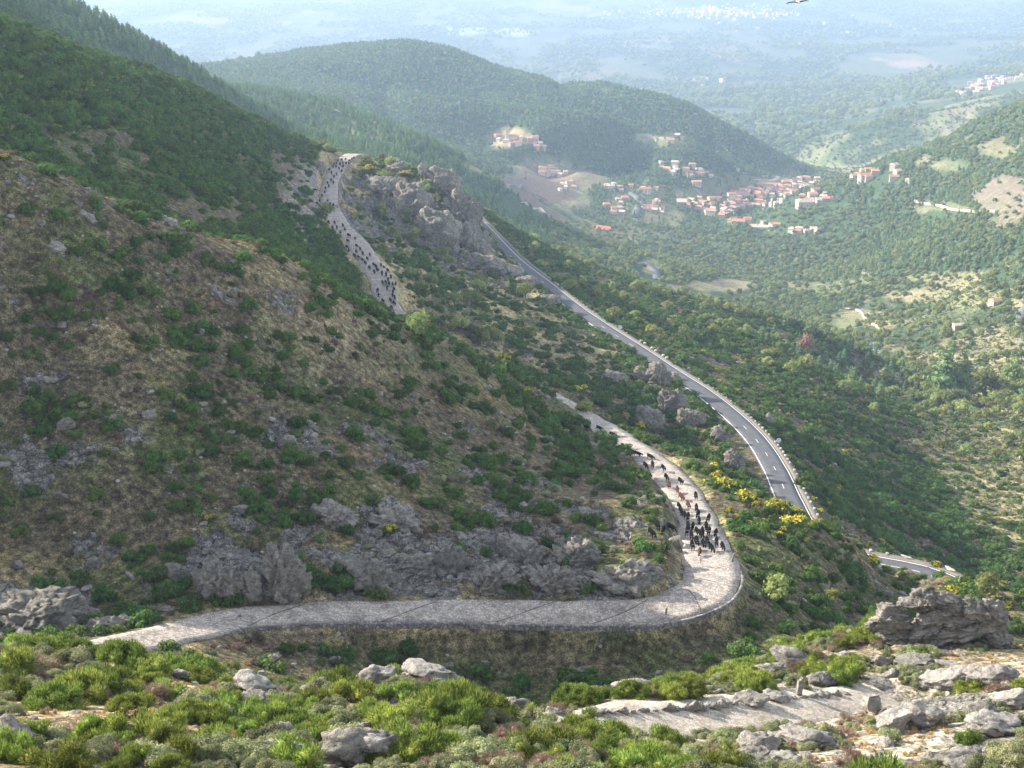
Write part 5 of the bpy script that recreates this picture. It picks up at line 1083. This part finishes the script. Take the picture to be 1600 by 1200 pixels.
# ------------------------------------------------------------------ drovers
M_SKIN, _n, _b = mat('skin', .6, .3); _b.inputs['Base Color'].default_value = (.50, .31, .22, 1)
def cloth(n, c):
    m, nt, b = mat(n, .9, .1); b.inputs['Base Color'].default_value = (*c, 1); return m
def person_parts(shirt_c, trouser_c, hat_c):
    n = []; e = []
    def a(*p, to=None):
        n.append(p); i = len(n) - 1
        if to is not None: e.append((to, i))
        return i
    pel = a(0, 0, .95, (.15, .11)); wa = a(0, 0, 1.12, (.13, .10), to=pel); chs = a(0, 0, 1.35, (.17, .12), to=wa); nk = a(0, 0, 1.50, .06, to=chs); hd = a(0, -.01, 1.60, (.075, .085), to=nk); a(0, -.01, 1.70, (.07, .085), to=hd)
    for s, sw in ((-1, .18), (1, -.18)):
        sh = a(s * .19, 0, 1.42, .06, to=chs); el = a(s * .24, sw * .4, 1.14, .045, to=sh); wr = a(s * .22, -abs(sw) * .3 - .08, .90, .03, to=el); pa = a(s * .21, -.17, .83, (.035, .022), to=wr)
        for k in range(4): f0 = a(s * .21 + (k - 1.5) * .018, -.19, .77, .009, to=pa); a(s * .21 + (k - 1.5) * .018, -.20, .735 - .004 * k, .008, to=f0)
        a(s * .21 - s * .04, -.20, .79, .010, to=pa)
        th = a(s * .09, 0, .88, .09, to=pel); kn = a(s * .10, -sw * .9, .50, .06, to=th); an = a(s * .10, -sw * .8 + (.10 if sw < 0 else .06), .10, .04, to=kn); a(s * .10, -sw * .8 - .08, .03, .04, to=an)
    body = skin_mesh('body', n, e, M_SKIN)
    def garment(ids, grow, m, nm):
        mp = {i: k for k, i in enumerate(ids)}; nn = [(*n[i][:3], tuple(q + grow for q in (n[i][3] if not np.isscalar(n[i][3]) else (n[i][3],) * 2))) for i in ids]
        return skin_mesh(nm, nn, [(mp[p], mp[q]) for p, q in e if p in mp and q in mp], m)
    per = 6; arms = [6, 7, 8]; a0 = 6; stride = 4 + 8 + 1 + 4
    L0, R0 = 6, 6 + stride
    shirt = garment([0, 1, 2, L0, L0+1, L0+2, R0, R0+1, R0+2], .022, cloth('shirt_cloth', shirt_c), 'shirt')
    tl, tr = L0 + 13, R0 + 13; trousers = garment([0, tl, tl+1, tl+2, tr, tr+1, tr+2], .025, cloth('trouser_cloth', trouser_c), 'trousers')
    V = []; F = []; tube(V, F, (0, -.01, 1.745), (0, -.01, 1.76), .17, .16, 16); tube(V, F, (0, -.01, 1.75), (0, -.01, 1.85), .095, .075, 16); V.append(np.array((0, -.01, 1.86))); q = len(V) - 1
    hat = mesh_np('hat', V[:-1], F, cloth('hat_cloth', hat_c), True)
    V2 = []; F2 = []; 
    # face: nose and eyes, hair at the nape
    nose = mesh_np('nose', [(-.015, -.085, 1.62), (.015, -.085, 1.62), (0, -.115, 1.625), (0, -.09, 1.67)], [(0, 1, 2), (1, 3, 2), (3, 0, 2)], M_SKIN)
    iv, if_ = ico(2); hair = mesh_np('hair', iv * [.085, .095, .10] + [0, .02, 1.69], if_, cloth('hair_brown', (.05, .035, .025)), True)
    eyes = mesh_np('eyes', np.concatenate([iv * .013 + [s * .03, -.088, 1.665] for s in (-1, 1)]), np.concatenate([if_, if_ + len(iv)]), cloth('eye_dark', (.02, .02, .02)))
    return dict(body=body, shirt=shirt, trousers=trousers, hat=hat, nose=nose, hair=hair, eyes=eyes)
def person(px, row, parts, label, rot=0.0, z=None):
    x, y, zz = hit(px, row, 130); dd, tz, t = track_near(x, y)
    if dd < 3.9: zz = max(tz, zz)
    e = bpy.data.objects.new('person', None); C.objects.link(e); e.location = (x, y, zz + .01); e.rotation_euler.z = math.atan2(t[1], t[0]) + math.pi / 2 + rot
    for k, m_ in parts.items(): link(k, m_, e)
    return tag(e, label, 'person')
PW = person_parts((.78, .76, .72), (.62, .57, .48), (.80, .78, .72)); PD_ = person_parts((.70, .70, .70), (.10, .12, .20), (.75, .72, .62)); PR_ = person_parts((.62, .42, .38), (.45, .36, .30), (.60, .52, .40))
person(1094, 886, PW, 'person in white shirt and pale hat walking ahead of the near herd', .2)
person(505, 348, PR_, 'person in pinkish shirt walking beside the far herd on the gravel', .2)
person(535, 251, PD_, 'person in light shirt and dark trousers behind the top cluster of cattle', .1)
person(541, 246, PW, 'person in white at the very end of the far herd', -.2)

# ------------------------------------------------------------------ bird
def bird():
    e = bpy.data.objects.new('bird', None); C.objects.link(e); e.location = P(1247, 3, 70); tag(e, 'large brown bird of prey gliding at the very top of the photo', 'bird')
    n = [(0, -.30, 0, (.03, .03)), (0, -.18, .01, (.07, .07)), (0, 0, 0, (.10, .09)), (0, .22, 0, (.06, .05)), (0, .34, 0, (.03, .02))]
    body = skin_mesh('body', n, [(2, 1), (1, 0), (2, 3), (3, 4)], cloth('bird_feathers', (.40, .32, .24)), root=2); link('body', body, e)
    M = cloth('wing_feathers', (.035, .028, .022)); V = []; F = []
    for s in (-1, 1):
        for i, (xx, yy, zz, ch) in enumerate([(.05, 0, .0, .26), (.28, -.05, .045, .25), (.50, 0, .03, .20), (.64, .08, -.03, .07)]):
            V += [(s*xx, yy - ch/2, zz + .012), (s*xx, yy + ch/2, zz), (s*xx, yy + ch/2, zz - .012), (s*xx, yy - ch/2, zz - .018)]
        b = 0 if s < 0 else 16
        for i in range(3):
            for j in range(4): F.append((b+i*4+j, b+i*4+(j+1) % 4, b+i*4+4+(j+1) % 4, b+i*4+4+j))
    w1 = [f for f in F if max(f) < 16]; w2 = [tuple(v - 16 for v in f) for f in F if min(f) >= 16]
    link('wing', mesh_np('wing', V[:16], w1, M), e); link('wing', mesh_np('wing', V[16:], w2, M), e)
    tl = mesh_np('tail', [(-.04, .28, .01), (.04, .28, .01), (.10, .50, .0), (-.10, .50, .0), (-.04, .28, -.01), (.04, .28, -.01), (.10, .50, -.012), (-.10, .50, -.012)], [(0,1,2,3),(7,6,5,4),(0,4,5,1),(1,5,6,2),(2,6,7,3),(3,7,4,0)], M); link('tail', tl, e)
    e.rotation_euler = (R(4), R(-5), R(8))
bird()
#STAGE6

# ------------------------------------------------------------------ village houses
def wallm(n, c):
    m, nt, b = mat(n, .9, .1); k = ramp(nt, [(0., tuple(v * .85 for v in c)), (1., tuple(min(1, v * 1.12) for v in c))], N(nt, 'ShaderNodeObjectInfo').outputs['Random']); nt.links.new(k, b.inputs['Base Color']); return m
W_WHITE = wallm('whitewashed_wall', (.66, .62, .56)); W_CREAM = wallm('cream_wall', (.66, .58, .45)); W_STONE = wallm('stone_house_wall', (.40, .36, .31)); W_PINK = wallm('brick_wall', (.55, .38, .30))
ROOFM = wallm('terracotta_tiles', (.52, .26, .17)); ROOFP = wallm('faded_tiles', (.58, .44, .35)); M_GLASS, _n, _b = mat('dark_window', .3, .5); _b.inputs['Base Color'].default_value = (.05, .05, .06, 1)
def box_v(x0, x1, y0, y1, z0, z1):
    V = [(x, y, z) for x in (x0, x1) for y in (y0, y1) for z in (z0, z1)]; return V, [(0,1,3,2),(4,6,7,5),(0,4,5,1),(2,3,7,6),(0,2,6,4),(1,5,7,3)]
def gable(w_, d_, h, rise, ov=.6, hip=0.0):
    x, y = w_/2 + ov, d_/2 + ov; r = x - hip; t = .35
    V = [(-x,-y,h-.3),(x,-y,h-.3),(x,y,h-.3),(-x,y,h-.3),(-r,0,h+rise),(r,0,h+rise),(-x,-y,h-.3-t),(x,-y,h-.3-t),(x,y,h-.3-t),(-x,y,h-.3-t)]
    return V, [(0,1,5,4),(2,3,4,5),(3,0,4),(1,2,5),(1,0,6,7),(2,1,7,8),(3,2,8,9),(0,3,9,6),(6,9,8,7)]
HV = []
for i in range(10):
    rg = random.Random(900 + i); w_, d_, h = rg.uniform(9, 15), rg.uniform(8, 11), rg.choice([5.5, 6, 7.5, 9]); 
    V, F = box_v(-w_/2, w_/2, -d_/2, d_/2, -5, h)
    if i % 2: V += [(-w_/2+.01, 0, h + 1.7), (w_/2-.01, 0, h + 1.7)]; F += [(1, 3, 8), (5, 9, 7)]
    wm = [W_WHITE, W_WHITE, W_CREAM, W_STONE, W_PINK][i % 5]; mw = bpy.data.meshes.new('wall'); mw.from_pydata(V, [], F); mw.materials.append(wm)
    V, F = gable(w_, d_, h, 2.3, hip=0 if i % 2 else 3); mr = bpy.data.meshes.new('roof'); mr.from_pydata(V, [], F); mr.materials.append(ROOFM if i % 3 else ROOFP)
    V = []; F = []
    HV.append((mw, mr, w_, d_, h))
def windows(e, w_, d_, h, mw):
    for fl in range(max(1, int(h // 3))):
        for c in range(3):
            V, F = box_v(-.5, .5, -.06, .06, 0, 1.3); m_ = bpy.data.meshes.get('window_pane')
            if m_ is None: m_ = bpy.data.meshes.new('window_pane'); m_.from_pydata(V, [], F); m_.materials.append(M_GLASS)
            link('window', m_, e, (-w_/2 + w_ * (c + .5) / 3, -d_/2 - .05, .9 + fl * 2.9))
def house(px, row, label, group=None, var=None, s=1.0, rot=None, ymin=1200, parts=True, win=False, sc=None, name='house'):
    x, y, z = hit(px, row, ymin); i = random.randrange(10) if var is None else var; mw, mr, w_, d_, h = HV[i]
    sc = sc or (s, s, s * 1.0); e = bpy.data.objects.new(name, None); C.objects.link(e); e.location = (x, y, z); e.rotation_euler.z = random.uniform(-.7, .7) if rot is None else rot; e.scale = sc or (s, s, s)
    link('wall', mw, e); link('roof', mr, e)
    if win: windows(e, w_, d_, h, mw)
    return tag(e, label, 'house', group)
def cluster(cx, cy, rx, ry, n, label, group, smin=.65, smax=1.05, ymin=1500, mind=7.0, tilt=0.0, **k):
    pts = []; tries = 0
    while len(pts) < n and tries < 4000:
        tries += 1; a = random.uniform(-1, 1); b = random.uniform(-1, 1)
        if a*a + b*b > 1: continue
        p = (cx + a * rx, cy + b * ry + tilt * a * rx)
        if all(abs(p[0]-q[0]) / mind + abs(p[1]-q[1]) / (mind * .45) > 1 for q in pts): pts.append(p)
    for p in pts: house(p[0], p[1], label, group, s=random.uniform(smin, smax), ymin=ymin, **k)
cluster(1112, 324, 42, 14, 28, 'small red roofed house in the village cluster left of the centre', 'houses of the left village cluster', mind=8, tilt=.15)
cluster(1145, 345, 30, 8, 9, 'red roofed house at the lower front edge of the village', 'houses at the lower front edge', mind=8, tilt=.2)
cluster(1190, 309, 54, 16, 84, 'whitish red roofed house in the dense village core', 'houses of the dense village core', mind=5.2, tilt=-.12)
cluster(1240, 291, 45, 9, 24, 'pale house in the upper right arm of the village', 'houses of the upper right arm', mind=7, tilt=-.2)
cluster(1275, 310, 22, 9, 11, 'pale house at the right end of the village', 'houses at the right end of the village', mind=8)
cluster(985, 296, 45, 8, 8, 'white house above the village road', 'houses above the village road', mind=9)
cluster(965, 322, 20, 14, 8, 'pinkish roofed house left of the village road', 'houses left of the village road', mind=9)
cluster(1025, 326, 20, 13, 9, 'red roofed house right of the village road', 'houses right of the village road', mind=9)
cluster(1072, 268, 45, 10, 18, 'pale house in the cluster under the wooded hill', 'houses under the wooded hill', mind=8, tilt=.15)
cluster(815, 224, 46, 8, 14, 'red roofed house in the hamlet on the wooded hillside', 'houses of the hillside hamlet', mind=8, tilt=.12)
cluster(868, 270, 30, 6, 8, 'pale house on the terrace below the hamlet', 'houses on the terrace below the hamlet', mind=8)
cluster(888, 292, 16, 12, 6, 'small pale shed beside the brown field', 'sheds beside the brown field', .5, .8, mind=8)
cluster(1045, 220, 30, 5, 4, 'pale building in the clearing at the foot of the wooded hill', 'buildings in the hill foot clearing', mind=9)
cluster(1240, 359, 48, 5, 9, 'orange roofed low house among trees in front of the village', 'orange roofed houses among the trees', .7, 1.0, 1500, 9, .15)
cluster(1400, 275, 50, 14, 6, 'isolated pale house on the slope right of the village', 'houses on the slope right of the village', .8, 1.1, 1500, 14)
cluster(1345, 278, 14, 7, 4, 'small house by the right valley road', 'houses by the right valley road', .8, 1.1, 1500, 9)
cluster(1550, 130, 55, 10, 44, 'pale house in the distant town at the right edge', 'houses of the distant right town', .9, 1.3, 2600, 5.0, -.30)
house(1259, 322, 'big white building with several gables at the right side of the village', var=0, rot=.1, sc=(2.0, 1.8, 1.6), win=True)
house(1155, 350, 'large orange roofed house at the lowest tip of the village', var=1, rot=-.3, sc=(1.5, 1.5, 1.1), win=True)
house(1350, 283, 'lone white square house right of the village', var=5, rot=.2, sc=(1.3, 1.3, 1.2), win=True)
house(1187, 356, 'wide faded red hall roof in front of the village', var=0, rot=-.1, sc=(2.6, 2.0, .7))
house(955, 296, 'white two storey house on the left above the village road', var=6, rot=.1, sc=(1.2, 1.2, 1.1), win=True)
house(1008, 302, 'white house with orange roof right of the top of the village road', var=5, rot=.1, sc=(1.3, 1.2, 1.), win=True)
house(1088, 290, 'single white house with orange roof above the left village cluster', var=5, rot=.05, sc=(1.2, 1.1, .9), win=True)
house(1065, 325, 'tall grey apartment block at the left side of the village', var=3, rot=-.1, sc=(1.7, 1.4, 1.7), win=True, name='apartment_block')
house(860, 270, 'long white low building on the terrace below the hamlet', var=0, rot=.1, sc=(2.4, 1.0, .8))
house(1555, 476, 'small stone farmhouse beside the straw coloured meadow', var=8, rot=.3, s=.75, ymin=900, win=True, name='farmhouse')
house(1497, 513, 'low stone barn on the scrubby slope under the farmhouse', var=3, rot=.1, sc=(.9, .6, .5), ymin=800, name='barn')
# hall with an oval red roof, and the hamlet church tower
x, y, z = hit(937, 361, 1500); e = bpy.data.objects.new('round_hall', None); C.objects.link(e); e.location = (x, y, z); tag(e, 'round hall with a wide flat red roof in the trees before the village', 'hall')
V = []; F = []; tube(V, F, (0, 0, -4), (0, 0, 4.5), 14.5, 14.5, 32); link('wall', mesh_np('wall', V, F, W_WHITE), e)
V = []; F = []; tube(V, F, (0, 0, 4.4), (0, 0, 5.2), 17.5, 17.5, 32); tube(V, F, (0, 0, 5.2), (0, 0, 7.2), 17.5, .5, 32); link('roof', mesh_np('roof', V, F, wallm('red_roof', (.62, .16, .13))), e); e.scale = (1, .8, 1)
x, y, z = hit(795, 219, 1800); e = bpy.data.objects.new('church', None); C.objects.link(e); e.location = (x, y, z); tag(e, 'hamlet church with a slim square tower on the wooded hillside', 'church')
for nm, (x0, x1, y0, y1, z0, z1), m_ in (('nave', (0, 18, -5, 5, -5, 8), W_CREAM), ('tower', (-6, 0, -3, 3, -5, 17), W_WHITE)):
    V, F = box_v(x0, x1, y0, y1, z0, z1); me = bpy.data.meshes.new(nm); me.from_pydata(V, [], F); me.materials.append(m_); o = link(nm, me, e)
V, F = gable(18, 10, 8, 3); me = bpy.data.meshes.new('roof'); me.from_pydata([(a + 9.4, b, c + .02) for a, b, c in V], [], F); me.materials.append(ROOFM); link('roof', me, e)
V, F = gable(6, 6, 17, 3, hip=3.4); me = bpy.data.meshes.new('spire'); me.from_pydata([(a - 3, b, c + .3) for a, b, c in V], [], F); me.materials.append(ROOFM); link('spire', me, e)

# the far town: a few pixels per house, one object
HJ = []
for k_ in range(6):
    mw, mr = HV[k_][0], HV[k_][1]; bm = bmesh.new(); bm.from_mesh(mw); nf = len(bm.faces); bm.from_mesh(mr); bm.faces.ensure_lookup_table()
    for f_ in bm.faces[nf:]: f_.material_index = 1
    me = bpy.data.meshes.new('far_house'); bm.to_mesh(me); bm.free(); me.materials.append(mw.materials[0]); me.materials.append(mr.materials[0]); HJ.append(bpy.data.objects.new('far_house', me))
pts = []
for cx, cy, rx, ry, n_ in [(1120, 20, 110, 13, 170), (1010, 22, 60, 8, 22), (1280, 45, 220, 30, 22), (1215, 22, 30, 8, 24), (240, 52, 60, 12, 4), (1090, 128, 60, 10, 6)]:
    for _i in range(n_):
        a = random.gauss(0, .45); b_ = random.gauss(0, .45); q = hit(cx + a * rx, max(1, cy + b_ * ry), 4000)
        if q[1] < 12000: pts.append(q)
pts = np.array(pts); stuff_points('far_town', HJ, pts[:, 0], pts[:, 1], pts[:, 2], rng.uniform(.9, 1.6, len(pts)), 'far town of tiny white houses spread over the hazy plain')
